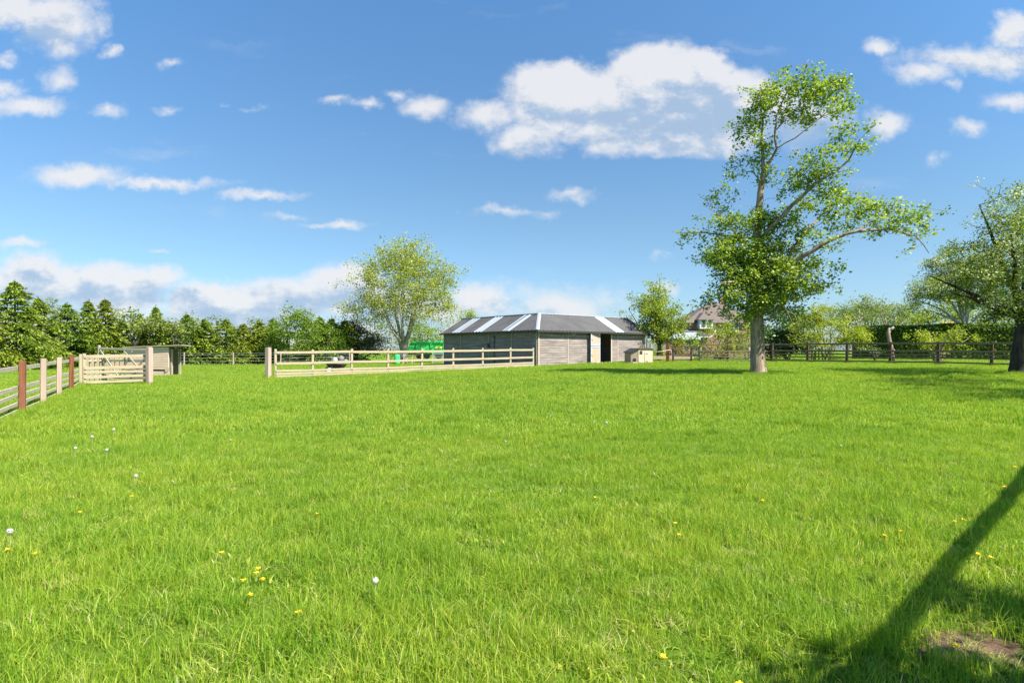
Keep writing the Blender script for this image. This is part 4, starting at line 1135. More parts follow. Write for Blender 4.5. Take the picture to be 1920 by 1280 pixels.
# --- the big maple in the field
MD = 23.3
gx, gy = at(1422, MD); gzz = g(gx, gy)
main_limbs = [
 [(gx, gy, gzz - .1, .40), (gx, gy, gzz + .05, .345), (gx, gy, gzz + .3, .30), (gx - .02, gy, gzz + .8, .27)] + L3(MD, (1420, 610, 0, .25), (1421, 560, 0, .23), (1421, 500, .1, .20), (1420, 440, .2, .165), (1424, 380, .2, .13), (1427, 345, .2, .115), (1432, 322, .2, .10), (1430, 300, .3, .07), (1429, 262, .4, .05), (1430, 232, .5, .035), (1424, 190, .5, .02)),
 L3(MD, (1431, 326, .2, .085), (1442, 306, 0, .075), (1456, 279, -.2, .065), (1453, 246, -.2, .055), (1457, 216, -.2, .045), (1472, 178, -.2, .03), (1500, 140, -.3, .02), (1517, 112, -.3, .008)),
 L3(MD, (1456, 279, -.2, .04), (1490, 259, -.4, .03), (1538, 222, -.6, .02), (1580, 180, -.6, .01)),
 L3(MD, (1453, 246, -.2, .04), (1480, 215, .2, .03), (1530, 170, .5, .015), (1580, 140, .6, .006)),
 L3(MD, (1422, 455, .1, .12), (1436, 436, -.3, .11), (1486, 385, -.9, .10), (1529, 343, -1.3, .08), (1565, 322, -1.5, .06), (1591, 302, -1.6, .04), (1612, 262, -1.6, .02)),
 L3(MD, (1421, 540, 0, .13), (1455, 505, -.5, .13), (1509, 479, -1.1, .12), (1555, 451, -1.5, .095), (1608, 433, -1.8, .075), (1668, 429, -2.0, .05), (1718, 443, -2.1, .03), (1742, 475, -2.1, .015)),
 L3(MD, (1470, 497, -.6, .075), (1496, 452, -.2, .07), (1539, 404, .4, .055), (1575, 374, .8, .035), (1620, 350, 1.0, .015)),
 L3(MD, (1608, 433, -1.8, .05), (1650, 405, -1.6, .03), (1700, 392, -1.5, .02)),
 L3(MD, (1428, 345, .2, .04), (1412, 322, .5, .035), (1398, 322, .7, .02), (1375, 300, 1.0, .01)),
 L3(MD, (1420, 470, .1, .09), (1385, 445, .6, .07), (1340, 438, 1.0, .045), (1300, 436, 1.3, .02), (1276, 436, 1.4, .01)),
 L3(MD, (1385, 445, .6, .04), (1350, 405, .6, .025), (1325, 388, .5, .01), (1310, 383, .5, .004)),
 L3(MD, (1421, 530, 0, .10), (1385, 525, -.7, .07), (1350, 530, -1.2, .03)),
 L3(MD, (1421, 560, 0, .09), (1450, 565, .3, .07), (1490, 560, .6, .05), (1530, 548, .6, .02)),
 L3(MD, (1421, 600, 0, .06), (1440, 600, -.5, .04), (1452, 588, -.9, .03), (1475, 582, -1.2, .02), (1490, 590, -1.3, .015), (1500, 618, -1.4, .008)),
 L3(MD, (1475, 582, -1.2, .015), (1484, 600, -1.3, .01), (1480, 604, -1.3, .006)),
 L3(MD, (1421, 510, .1, .08), (1400, 500, 1.2, .06), (1380, 520, 1.8, .03)),
 L3(MD, (1421, 500, .1, .08), (1450, 520, 1.2, .06), (1490, 500, 1.9, .03)),
]
mbk = [(1455,162,46,30,0,.9),(1525,158,60,28,-.3,.8),(1572,160,26,34,-.4,.7),(1485,200,55,38,0,.7),(1425,205,26,42,.3,1),(1400,235,20,24,.5,.8),(1376,240,13,9,.7,1.2),
 (1550,205,52,24,-.5,.55),(1585,210,24,24,-.6,.5),(1432,262,28,30,.3,.9),(1415,300,30,26,.4,.55),(1374,295,15,22,.9,.8),(1398,335,28,22,.5,.55),(1368,352,18,14,.6,.7),(1450,300,14,24,0,.4),
 (1598,258,34,30,-1.6,.9),(1568,288,36,26,-1.4,.9),(1495,305,24,16,-.9,.8),(1530,325,46,20,-1.2,.9),(1500,350,34,18,-.9,.6),(1560,352,36,20,-1.4,.7),
 (1585,385,46,28,.5,.7),(1640,390,44,24,-1.3,.6),(1692,402,44,30,-1.8,.85),(1722,398,16,14,-1.8,.8),(1742,440,20,14,-2.1,.9),(1733,470,18,11,-2.1,.9),(1655,424,50,14,-1.9,.8),
 (1350,395,36,26,.6,.55),(1372,432,48,40,.6,1.1),(1300,440,28,14,1.2,.9),(1322,465,30,18,.9,.9),(1405,405,44,34,.2,.7),(1470,405,36,28,-.4,.45),(1490,450,50,32,-.3,.6),(1540,425,44,26,-.6,.55),
 (1568,462,30,16,-1.5,.5),(1395,485,66,46,0,1.5),(1455,490,76,44,0,1.4),(1390,540,60,44,0,1.6),(1455,540,70,46,0,1.6),(1510,520,38,36,.1,.8),(1425,575,74,28,0,1.0),(1500,555,40,24,.2,.7),
 (1358,500,26,40,0,1),(1360,565,30,24,0,.8),(1545,505,22,14,-1.2,.5),(1535,545,20,12,-1.5,.5),(1452,622,20,10,-.6,.6),(1438,612,12,14,-.2,.5),(1375,585,34,14,.3,.8),(1480,583,40,14,.7,.6),(1445,596,26,10,.7,.6),(1410,596,22,9,.8,.7),(1500,395,46,30,.2,.55),(1550,400,40,24,-.9,.6),(1600,405,44,22,-1.2,.7),(1520,360,50,22,-.8,.6),(1470,360,24,26,-.3,.45),(1560,330,40,22,-1.3,.6),(1430,430,40,40,.6,.8),(1490,178,70,36,.2,.35),(1440,330,24,40,.3,.4),(1700,425,40,16,-2,.6)]
make_tree('maple_tree', 'tall lopsided broadleaf tree standing alone in the field with one long limb reaching right', 'tree', 1422, MD, main_limbs,
          mbk, Lf['main'], M['bark'], 3, dens=17, nleaf=29, lsize=.112, clr=.29, up=.45, cs=.30, clump=4, limb_scale=.72, step=.3, r_tip=.007, aspect=.8)

# --- round tree beyond the paddock
RD = 56.0
rl_ = []
rng_r = np.random.default_rng(8)
bx, by = at(757, RD); bz_ = g(bx, by)
rl_.append([(bx, by, bz_ - .1, .42), (bx, by, bz_ + .5, .34), (bx, by, bz_ + 1.3, .33)])
for k in range(13):
    a = k * 2.4; tx = rng_r.uniform(.25, 1.0)
    ex = math.cos(a) * 4.2 * tx; ey = math.sin(a) * 4.0 * tx; ez = rng_r.uniform(6.5, 9.5) - 2.8 * tx
    rl_.append([(bx + ex * .04, by + ey * .04, bz_ + 1.0, .17), (bx + ex * .16, by + ey * .16, bz_ + 2.2, .13), (bx + ex * .45, by + ey * .45, bz_ + ez * .55, .085), (bx + ex * .8, by + ey * .8, bz_ + ez * .85, .045), (bx + ex, by + ey, bz_ + ez, .02)])
rb = [(757,520,88,62,0,1),(757,480,52,34,0,1),(690,520,36,40,0,.9),(820,530,40,45,0,.9),(690,575,48,28,0,1),(665,572,34,14,0,.7),(830,575,36,30,0,.9),(757,570,90,36,0,.8),(720,605,40,22,-1,.8),(800,600,50,26,-1,.8),(764,458,16,14,0,1),(718,480,24,22,0,.8),(795,490,26,28,0,.8)]
make_tree('round_tree', 'rounded multi stemmed tree with sparse yellow green spring leaves beyond the paddock', 'tree', 757, RD, rl_, rb, Lf['round'], M['bark_pale'], 12, dens=4.0, nleaf=26, lsize=.17, clr=.58, up=.3, step=.55, r_tip=.012, clump=2, cs=.5)

# --- small tree at the right end of the stable
CD = 44.0; cx_, cy_ = at(1236, CD); cz_ = g(cx_, cy_)
cl = [[(cx_, cy_, cz_ - .1, .2), (cx_, cy_, cz_ + .9, .15), (cx_, cy_, cz_ + 1.3, .14)]]
for ex, ez, ey in ((-2.2, 3.9, .5), (-1.2, 4.8, -.6), (-.4, 5.9, .4), (.6, 4.6, .9), (1.6, 3.8, -.5), (2.2, 3.2, .3), (0, 6.2, 0), (-2.0, 2.9, -.6), (2.6, 4.1, 0)):
    cl.append([(cx_, cy_, cz_ + 1.2, .09), (cx_ + ex * .3, cy_ + ey * .4, cz_ + 1.9, .07), (cx_ + ex * .7, cy_ + ey * .8, cz_ + ez * .7, .04), (cx_ + ex, cy_ + ey, cz_ + ez, .012)])
cb = [(1215,580,34,44,0,1),(1225,548,22,26,0,.7),(1243,565,26,34,0,.8),(1195,580,22,22,0,.7),(1245,605,46,30,0,1.2),(1215,612,26,22,0,1),(1270,612,28,20,0,1),(1240,635,44,14,0,.9),(1188,560,8,14,0,.5),(1238,530,5,14,0,.8),(1268,575,16,10,0,.5),(1212,532,7,10,0,.6)]
make_tree('cherry_tree', 'small bushy tree with light green leaves growing at the right end of the stable', 'tree', 1236, CD, cl, cb, Lf['cherry'], M['bark_dark'], 21, dens=10, nleaf=30, lsize=.15, clr=.38, step=.4)

# --- blossoming tree with thick trunk at the right edge
BD = 22.6; hx, hy = at(1915, BD); hz_ = g(hx, hy)
bl = [[(hx, hy, hz_ - .1, .52), (hx, hy, hz_ + .1, .42), (hx + .02, hy, hz_ + .9, .34), (hx + .12, hy, hz_ + 1.8, .30), (hx + .25, hy, hz_ + 3.0, .24), (hx + .3, hy, hz_ + 4.5, .15), (hx + .2, hy, hz_ + 6.0, .07)]]
for ex, ez, ey in ((-1.4, 6.6, .3), (-3.0, 3.9, .8), (-2.5, 4.4, -2.5), (-1.6, 5.2, -1.4), (1.8, 6.5, 0), (2.5, 4.5, 1), (-3.3, 3.2, -.6), (1.5, 5, -2.5), (-1.0, 3.7, 2.4), (-1.6, 4.6, -4.2), (1.0, 4.8, -4.5)):
    bl.append([(hx + .15, hy, hz_ + 2.1, .13), (hx + ex * .35, hy + ey * .3, hz_ + 2.1 + (ez - 2.1) * .4, .10), (hx + ex * .7, hy + ey * .7, hz_ + 2.1 + (ez - 2.1) * .75, .05), (hx + ex, hy + ey, hz_ + ez, .015)])
bb = [(1865,400,44,40,.5,.7),(1890,420,50,50,.2,.9),(2170,430,170,70,-8,1.5),(2080,470,120,70,-5,1.4),(2260,430,170,80,-9.5,1.6),(2120,520,90,40,-7,1.2),(2010,430,90,60,-2.5,1.4),(2030,450,90,60,-6,1.6),(1985,400,50,50,-5,1.4),(1850,560,60,20,-.2,1.0),(1820,520,50,26,.2,.9),(1880,520,50,40,.4,1.0),(1915,380,40,50,-.5,1.2),(1850,470,60,36,.3,1.2),(1890,585,50,16,-.6,1.1),(1905,500,60,60,-1.5,1.1),(1945,470,70,90,.5,1.2),(1880,350,28,20,.2,.45),(1900,390,40,45,-1,.8),(1870,450,55,40,0,1.0),(1910,450,50,60,-1,1.0),(1840,500,60,34,.5,1.0),(1900,520,70,44,-.5,1.0),(1830,545,60,24,.5,.9),(1795,560,40,16,.8,.7),(1900,560,60,24,0,.8),
      (1960,420,60,70,0,1),(2010,500,80,70,1,1),(1990,560,60,40,-1,.8),(1930,500,60,40,-4,.8),(2000,440,70,50,-4.5,.8),(1920,560,50,24,-5,.7),(1990,520,60,50,-5,.7)]
make_tree('hawthorn_tree', 'dark trunked blossoming tree at the right edge in front of the stained fence', 'tree', 1915, BD, bl, bb, Lf['blossom'], barkmat('black_bark', (.025, .021, .019), (.085, .07, .06)), 33, dens=9.5, nleaf=30, lsize=.088, clr=.30, clump=4, cs=.34, step=.35)

# --- generic helper for background trees and shrubs
def bush(name, label, cat, px, d, blobs, leaf, bark, seed, dens=4, nleaf=16, lsize=.13, clr=.4, stems=4, stem_r=.05, trunk_h=None, group=None, hang=0, step=.45):
    x, y = at(px, d); z = g(x, y); rng = np.random.default_rng(seed)
    limbs = []; dens *= 1.3; nleaf = int(nleaf * 2.0)
    if trunk_h:
        limbs.append([(x, y, z - .1, stem_r * 1.5), (x, y, z + trunk_h, stem_r * 1.2)])
    for k in range(stems):
        b_ = blobs[k % len(blobs)]; T = P3(b_[0] + rng.uniform(-.4, .4) * b_[2], b_[1] + rng.uniform(-.5, .3) * b_[3], d + b_[4])
        s0 = np.array((x + rng.normal() * .02, y, z + (trunk_h or 0)))
        if not trunk_h: s0 = s0 + np.array((rng.uniform(-.25, .25), rng.uniform(-.2, .2), -.05))
        mid = s0 + (T - s0) * .5 + np.array((0, 0, .15 * (T[2] - s0[2])))
        limbs.append([(*s0, stem_r), (*mid, stem_r * .7), (*T, stem_r * .25)])
    return make_tree(name, label, cat, px, d, limbs, blobs, leaf, bark, seed, dens=dens, nleaf=nleaf, lsize=lsize, clr=clr, group=group, step=step, hang=hang, r_tip=.01)

bush('holly_bush', 'dark olive evergreen bush left of the round tree', 'bush', 665, 60, [(662,625,32,36,0,1),(682,640,40,30,0,1),(650,650,22,20,0,1),(700,650,40,20,.5,1),(668,596,14,16,0,.8)], Lf['olive'], M['bark_dark'], 41, dens=3.2, nleaf=20, lsize=.18, clr=.6, stem_r=.1)
bush('green_bush', 'fresh green bush between the round tree trunk and the green skip trailer', 'bush', 800, 66, [(795,622,34,22,0,1),(820,630,26,22,0,1),(725,630,26,24,-1,1),(780,640,30,14,0,1)], Lf['bright'], M['bark_dark'], 42, dens=2.4, nleaf=18, lsize=.2, clr=.7)
bush('golden_conifer', 'small golden conifer top showing behind the left end of the stable roof', 'tree', 883, 76, [(883,592,13,22,0,1.2),(882,574,6,9,0,1.2),(876,612,20,18,0,1)], Lf['yellow'], M['bark_dark'], 43, dens=2.6, nleaf=18, lsize=.2, clr=.5, trunk_h=1.5)
bush('far_sapling', 'thin grey green treetop poking over the right slope of the stable roof', 'tree', 1172, 70, [(1165,588,14,5,0,1),(1175,600,12,12,0,1)], Lf['apple'], M['bark_dark'], 44, dens=2.0, nleaf=12, lsize=.2, clr=.5, trunk_h=1.5, stem_r=.04)
bush('red_shrub', 'red leaved shrub behind the brown gatepost', 'shrub', 1266, 43.5, [(1262,652,16,12,0,1),(1275,664,14,12,0,1),(1256,668,10,8,0,.8)], Lf['red'], M['bark_dark'], 45, dens=9, nleaf=14, lsize=.11, clr=.3)
bush('yellow_hedge', 'yellow green low bush beneath the small tree by the stable', 'bush', 1240, 47, [(1228,655,16,20,0,1),(1244,660,18,18,0,1),(1284,652,22,22,0,1),(1300,650,14,22,0,1)], Lf['cherry'], M['bark_dark'], 46, dens=6, nleaf=16, lsize=.13, clr=.35)
bush('garden_shrub', 'light yellow green garden shrub in front of the house bay', 'shrub', 1345, 46, [(1356,620,30,20,0,1),(1385,625,28,28,0,1),(1330,640,22,18,0,1),(1312,645,18,22,0,1),(1395,600,20,14,0,.8),(1352,655,30,18,0,1),(1378,655,24,20,0,1)], Lf['cherry'], M['bark_dark'], 47, dens=6, nleaf=16, lsize=.14, clr=.38, stems=7)
bush('laurel_bush', 'dense dark green bush right of the big tree trunk', 'bush', 1475, 45, [(1460,625,34,32,0,1),(1490,610,34,40,0,1),(1470,655,50,18,0,1),(1440,640,24,24,0,1),(1500,650,30,20,0,1)], Lf['dark'], M['bark_dark'], 48, dens=7, nleaf=20, lsize=.16, clr=.4, stems=6)
bush('acer_tree', 'large yellow green shrubby tree behind the stained fence with orange tinted tips', 'tree', 1550, 42.5, [(1545,615,46,36,0,1),(1590,625,36,32,0,1),(1510,640,36,22,-.3,1),(1560,645,60,14,0,1),(1525,590,22,20,0,.8),(1559,590,12,18,0,1),(1600,610,28,16,0,.8),(1500,612,18,20,0,.8),(1545,668,28,12,0,.5)], Lf['yellow'], M['bark'], 49, dens=6.5, nleaf=18, lsize=.13, clr=.38, stems=8)
bush('orange_shrub', 'orange gold flowering shrub top between the dark bush and the yellow tree', 'shrub', 1528, 44.5, [(1530,578,11,7,0,1),(1537,592,12,8,0,1),(1542,600,10,6,0,1)], Lf['gold'], M['bark_dark'], 50, dens=8, nleaf=14, lsize=.13, clr=.25)
for k, (px, dd, bl_) in enumerate(((1612, 56, [(1600,585,32,18,0,1),(1625,592,34,16,0,1),(1580,595,20,14,0,.8)]), (1665, 58, [(1660,590,36,18,0,1),(1690,596,26,14,0,1)]))):
    bush('apple_tree', ['gnarled old fruit tree behind the yellow green shrubby tree', 'gnarled old fruit tree above the left end of the clipped hedge'][k], 'tree', px, dd, bl_, Lf['apple'], M['bark_pale'], 51 + k, dens=3.2, nleaf=14, lsize=.17, clr=.55, trunk_h=1.6, stem_r=.13, stems=6, group='fruit trees behind the hedge')
bush('willow_tree', 'pale green rounded tree rising on the skyline beyond the fruit trees', 'tree', 1630, 100, [(1630,580,28,18,0,1),(1648,590,24,14,0,1),(1612,590,18,12,0,1)], Lf['pale'], M['bark_dark'], 54, dens=1.6, nleaf=18, lsize=.32, clr=1.0, trunk_h=2, stem_r=.2)
bush('distant_tree', 'grey green distant tree on the skyline left of the pale rounded tree', 'tree', 1590, 110, [(1585,590,30,12,0,1),(1560,594,20,10,0,1),(1605,596,20,10,0,1)], Lf['far'], M['bark_dark'], 55, dens=1.4, nleaf=16, lsize=.35, clr=1.0, trunk_h=2, stem_r=.2)
bush('distant_tree', 'grey green distant tree on the skyline right of the pale rounded tree', 'tree', 1690, 95, [(1690,590,32,16,0,1),(1722,590,24,22,0,1),(1660,598,20,10,0,1),(1715,575,16,12,0,1)], Lf['apple'], M['bark_dark'], 56, dens=1.5, nleaf=16, lsize=.32, clr=.9, trunk_h=2, stem_r=.2)
bush('pear_tree', 'blossom dotted tree with a stout grey trunk rising behind the clipped hedge', 'tree', 1812, 46, [(1745,540,44,32,0,1),(1790,510,54,36,0,1),(1720,560,26,20,0,.8),(1835,520,60,40,0,1),(1790,560,60,18,0,1),(1812,478,36,22,0,.8),(1760,500,26,22,0,.7),(1870,560,40,20,0,.8),(1745,583,36,10,0,.6)], Lf['blossom'], M['bark_pale'], 57, dens=7.5, nleaf=18, lsize=.14, clr=.45, trunk_h=2.5, stem_r=.10, stems=9)
bush('young_tree', 'bright green sapling bush in front of the clipped hedge behind the stained fence', 'shrub', 1760, 38, [(1745,628,38,20,0,1),(1780,640,42,18,0,1),(1735,648,26,16,0,.8),(1815,632,14,10,0,.8),(1790,615,20,10,0,.7),(1770,660,30,8,0,.5)], Lf['yellow'], M['bark'], 58, dens=7, nleaf=14, lsize=.13, clr=.33, stems=7)
bush('linden_tree', 'mid green rounded tree filling the gap under the blossom dotted crown beyond the hedge', 'tree', 1765, 66, [(1735,596,34,18,0,1),(1775,592,34,20,0,1),(1815,590,34,22,0,1),(1700,602,20,12,0,1),(1850,592,30,22,0,1)], Lf['cherry'], M['bark_dark'], 63, dens=2.6, nleaf=16, lsize=.22, clr=.6, trunk_h=1.5, stems=6, stem_r=.1)
bush('golden_shrub', 'golden yellow shrub glowing just above the clipped hedge', 'shrub', 1785, 50.5, [(1775,610,22,6,0,1),(1792,607,18,5,0,1)], Lf['gold'], M['bark_dark'], 59, dens=7, nleaf=16, lsize=.15, clr=.3)
bush('yew_tree', 'very dark dense evergreen behind the right end of the clipped hedge', 'tree', 1875, 54, [(1860,585,46,24,0,1),(1910,580,46,30,0,1),(1960,590,40,30,0,1)], Lf['dark'], M['bark_dark'], 60, dens=3.6, nleaf=22, lsize=.2, clr=.55, stems=6, stem_r=.1)
bush('rose_bush', 'low cream flowered bush at the foot of the hedge left of the bent stump', 'bush', 1640, 41, [(1628,657,14,10,0,1),(1648,660,14,9,0,1)], leafmat('cream_flower_leaves', [(0, (.07, .13, .03)), (.7, (.16, .22, .05)), (.75, (.7, .7, .42)), (1, (.75, .74, .5))]), M['bark_dark'], 61, dens=9, nleaf=14, lsize=.10, clr=.28)
bush('tall_shrub', 'mid green bushes crowding behind the pale fence left of the trunk', 'bush', 1400, 50, [(1405,590,20,22,0,1),(1388,640,26,26,0,1),(1370,612,18,20,0,.8)], Lf['bright'], M['bark_dark'], 62, dens=4, nleaf=16, lsize=.16, clr=.45)
# bent dead stump by the stained fence
sx_, sy_ = at(1671, 38.6); sz_ = g(sx_, sy_)
t = thing('dead_stump', 'bent bare grey tree stump standing just behind the stained fence', 'stump', (sx_, sy_, sz_))
mb = MB(); mb.tube([P3(1673, 678, 38.6), P3(1672, 655, 38.6), P3(1667, 636, 38.6), P3(1665, 625, 38.6), P3(1669, 615, 38.6)], [.17, .13, .125, .12, .09], 9); mb.build('trunk', M['bark'], t, smooth=True)
mb = MB(); mb.tube([P3(1667, 620, 38.6), P3(1676, 613, 38.5)], [.10, .07], 7); mb.tube([P3(1672, 656, 38.6), P3(1677, 656, 38.4)], [.06, .05], 7); mb.build('branch', M['bark_pale'], t, smooth=True)
# clipped hedge
def build_hedge():
    rng = np.random.default_rng(77)
    A = np.array(at(1606, 47.5)); B = np.array(at(2040, 43.5)); n = 26000
    t = thing('clipped_hedge', 'long clipped green hedge running behind the stained fence', 'hedge', (*((A + B) / 2), g(*A)))
    u = (B - A); L = np.linalg.norm(u); u /= L; v = np.array((-u[1], u[0]))
    W = 1.3
    s = rng.uniform(0, L, n); h0 = zpx(616, A[1]) - g(*A) ; H = h0 + .15 + .05 * np.sin(s * 1.2) + .25 * s / L
    f = rng.uniform(size=n); face = rng.uniform(size=n)
    b = np.where(face < .72, rng.normal(0, .09, n), rng.uniform(0, W, n)); z = np.where(face < .72, f * H, H + .04 - np.abs(rng.normal(0, .10, n)))
    C = np.stack([A[0] + u[0] * s + v[0] * b, A[1] + u[1] * s + v[1] * b, 0 * s], -1); C[:, 2] = gz(C[:, 0], C[:, 1]) + z
    V_, q, r = leaf_cards(C, .15 * rng.uniform(.6, 1.4, n), rng, up=.2)
    r = np.clip(r * .7 + .3 * (rng.uniform(size=n) < .3), 0, 1)
    raw_mesh('foliage', V_, q, Lf['hedge'], t, {'rnd': ('FACE', r)})
    mb = MB(); za = g(*A) - .1; a3 = A + v * .12; b3 = B + v * .12; c3 = B + v * W * .95; d3 = A + v * W * .95
    mb.slab([(*a3, za), (*b3, za), (*c3, za), (*d3, za)], (0, 0, h0 + .12)); mb.build('inner_branches', M['bark_dark'], t)
build_hedge()

# --- conifers
def conifer(name, label, H, Rm, seed, group, loc, dens=1.0, leaf=None):
    rng = np.random.default_rng(seed); x, y, z = loc
    t = thing(name, label, 'tree', loc, group)
    mb = MB(); mb.tube([(x, y, z - .1), (x, y, z + H * .5), (x, y, z + H * .97)], [.13, .08, .015], 6)
    C = []; Dv = []; S = []; Rn = []
    nz = int(17 * H * dens)
    for i in range(nz):
        f = (i + rng.uniform()) / nz; zz = H * (.03 + .95 * f)
        fq = (math.floor(f * H / .38) + .5 + rng.normal(0, .12)) * .38 / H if f < .8 else f; zz = H * (.03 + .95 * fq); Rr = Rm * (min(max(1 - f, 0) ** .62, (1 - f) * 1.75 + .02) * (.82 + .18 * math.sin(f * 9 + seed)) + .05)
        for k in range(5):
            a = rng.uniform(0, 6.283); L = Rr * rng.uniform(.5, 1.15) * (1 + .28 * math.sin(a * 3 + zz * 2.3 + seed) * math.sin(zz * 1.9 + a + seed * 2))
            ca, sa = math.cos(a), math.sin(a)
            if L > .5 and k < 2: mb.tube([(x, y, z + zz), (x + ca * L * .5, y + sa * L * .5, z + zz + .10 * L), (x + ca * L * .95, y + sa * L * .95, z + zz - .1 * L)], [.022, .014, .006], 4)
            m = int(5 + 13 * L)
            tt = rng.uniform(.25, 1.0, m) ** .8
            side = rng.normal(0, .22, m) * (L * .35 + .2) * (1.1 - tt * .5)
            px_ = x + ca * L * tt - sa * side; py_ = y + sa * L * tt + ca * side
            pz_ = z + zz + .18 * L * np.sin(tt * 2.2) - .28 * L * tt ** 2 - np.abs(side) * .35 + rng.normal(0, .03, m)
            C.append(np.stack([px_, py_, pz_], -1)); Dv.append(np.stack([ca + 0 * tt - sa * side * 1.5, sa + 0 * tt + ca * side * 1.5, -.55 + 0 * tt], -1))
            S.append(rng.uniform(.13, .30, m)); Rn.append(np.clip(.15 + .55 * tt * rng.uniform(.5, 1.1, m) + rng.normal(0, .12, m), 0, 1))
    m = 26; C.append(np.stack([x + rng.normal(0, .05, m), y + rng.normal(0, .05, m), z + H * rng.uniform(.86, 1.02, m)], -1)); Dv.append(rng.normal(size=(m, 3)) * .6 + np.array((0, 0, .6))); S.append(rng.uniform(.12, .2, m)); Rn.append(rng.uniform(.3, .9, m))
    C = np.vstack(C); Dv = np.vstack(Dv); S = np.concatenate(S); Rn = np.concatenate(Rn)
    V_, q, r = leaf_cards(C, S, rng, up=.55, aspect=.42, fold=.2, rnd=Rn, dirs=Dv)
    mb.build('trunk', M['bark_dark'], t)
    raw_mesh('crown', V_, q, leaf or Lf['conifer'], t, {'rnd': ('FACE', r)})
    return t
row = [ # px, top y, depth, radius scale
 (28,526,38,1.1),(-30,585,36,1.0),(72,558,41,1.0),(126,568,43,1.0),(166,563,45,.95),(198,560,46,.95),(228,598,48,.75),(262,588,50,.7),(292,574,49,.8),(318,602,51,.7),(350,588,50.5,.9),(384,598,51,.85),(424,597,52,.9),(456,606,53,.85),
 (486,600,53.5,.85),(512,596,54,.8),(600,594,56,.9),(622,596,57,.95),(574,596,56,.8),(645,600,58,1.0)]
words = ['tallest spire topped conifer at the far left edge', 'broad conifer cut off by the left edge', 'second tall conifer right of the tallest spire', 'conifer behind the left fence corner', 'conifer above the picket pen', 'pointed conifer above the open field gate',
 'short conifer above the gate brace', 'full conifer behind the thick gatepost', 'conifer just right of the thick gatepost', 'conifer above the shelter roof', 'conifer above the first stock fence stake', 'low conifer between the two clear stock fence stakes',
 'conifer beside the second stock fence stake', 'low conifer left of the paddock gatepost', 'conifer directly above the paddock gatepost', 'conifer just left of the bright broadleaf tree', 'conifer right of the bright broadleaf tree', 'slim conifer beside the dark olive bush', 'short conifer under the bright broadleaf tree', 'last conifer of the row, against the dark olive bush']
protos = []
for i, (px, py, dd, rs) in enumerate(row):
    x, y = at(px, dd); z = g(x, y); H = zpx(py, dd) - z
    if i < 8:
        protos.append((conifer('conifer_tree', words[i], H, 2.7 * rs, 100 + i, 'conifers in the boundary row', (x, y, z), leaf=Lf[('conifer', 'conifer2', 'conifer', 'conifer3')[i % 4]]), H, 2.7 * rs))
    else:
        p, h0, r0 = protos[1 + (i * 3) % 7]
        s = H / h0; wr = 3.1 * rs / r0
        copy_thing(p, (x, y, z), rz=i * 1.7, sc_=(wr, wr, s), label=words[i])
for k, (px, py, dd, lf_, w_) in enumerate(((215, 606, 49, 'bright', 'green broadleaf bush filling the gap behind the picket pen'), (292, 612, 50, 'cherry', 'light green broadleaf bush behind the thick gatepost'), (368, 612, 53, 'bright', 'green broadleaf bush right of the shelter roof'),
        (404, 616, 54, 'hedge', 'green bush low between conifers near the stock fence stake'), (470, 618, 55, 'bright', 'green broadleaf bush left above the paddock gatepost'), (612, 622, 55, 'bright', 'green broadleaf bush between the last conifers and the dark olive bush'))):
    bush('hazel_bush', w_, 'bush', px, dd, [(px, py, 24, 16, 0, 1), (px + 14, py + 18, 22, 18, 0, 1), (px - 16, py + 16, 22, 18, 0, 1), (px, py + 36, 34, 18, 0, 1)], Lf[lf_], M['bark_dark'], 200 + k, dens=3.6, nleaf=14, lsize=.16, clr=.45, group='bushes between the conifers')
bush('broadleaf_tree', 'bright green broadleaf tree among the conifers above the paddock rails', 'tree', 542, 52, [(545,606,44,22,-1,1),(512,622,32,20,-1,1),(580,618,32,20,-1,1),(545,588,30,12,-1,.9),(530,645,40,16,-1,.9),(590,640,26,18,-1,.8)], Lf['bright'], M['bark_dark'], 71, dens=4, nleaf=18, lsize=.18, clr=.5, stems=7)
bush('ash_tree', 'pale yellowish broadleaf crown between the two leftmost conifer groups', 'tree', 98, 52, [(97,585,24,24,0,1),(112,600,24,22,0,1),(98,566,12,8,0,.7)], Lf['pale'], M['bark_dark'], 72, dens=2.5, nleaf=14, lsize=.2, clr=.55, stems=6, trunk_h=1.2)
bush('ash_tree', 'pale olive rounded crown behind the conifers above the field gate', 'tree', 250, 47, [(250,592,30,20,0,1),(278,600,22,18,0,1),(228,600,20,16,0,1),(250,615,36,16,0,1)], Lf['pale'], M['bark_dark'], 73, dens=2.5, nleaf=14, lsize=.22, clr=.6, stems=6, trunk_h=1.2)
bush('ash_tree', 'pale olive rounded crown behind the conifers above the shelter', 'tree', 330, 48.5, [(320,604,26,18,0,1),(345,610,20,14,0,1),(330,625,30,14,0,1)], Lf['pale'], M['bark_dark'], 74, dens=2.5, nleaf=14, lsize=.22, clr=.6, stems=6, trunk_h=1.2)

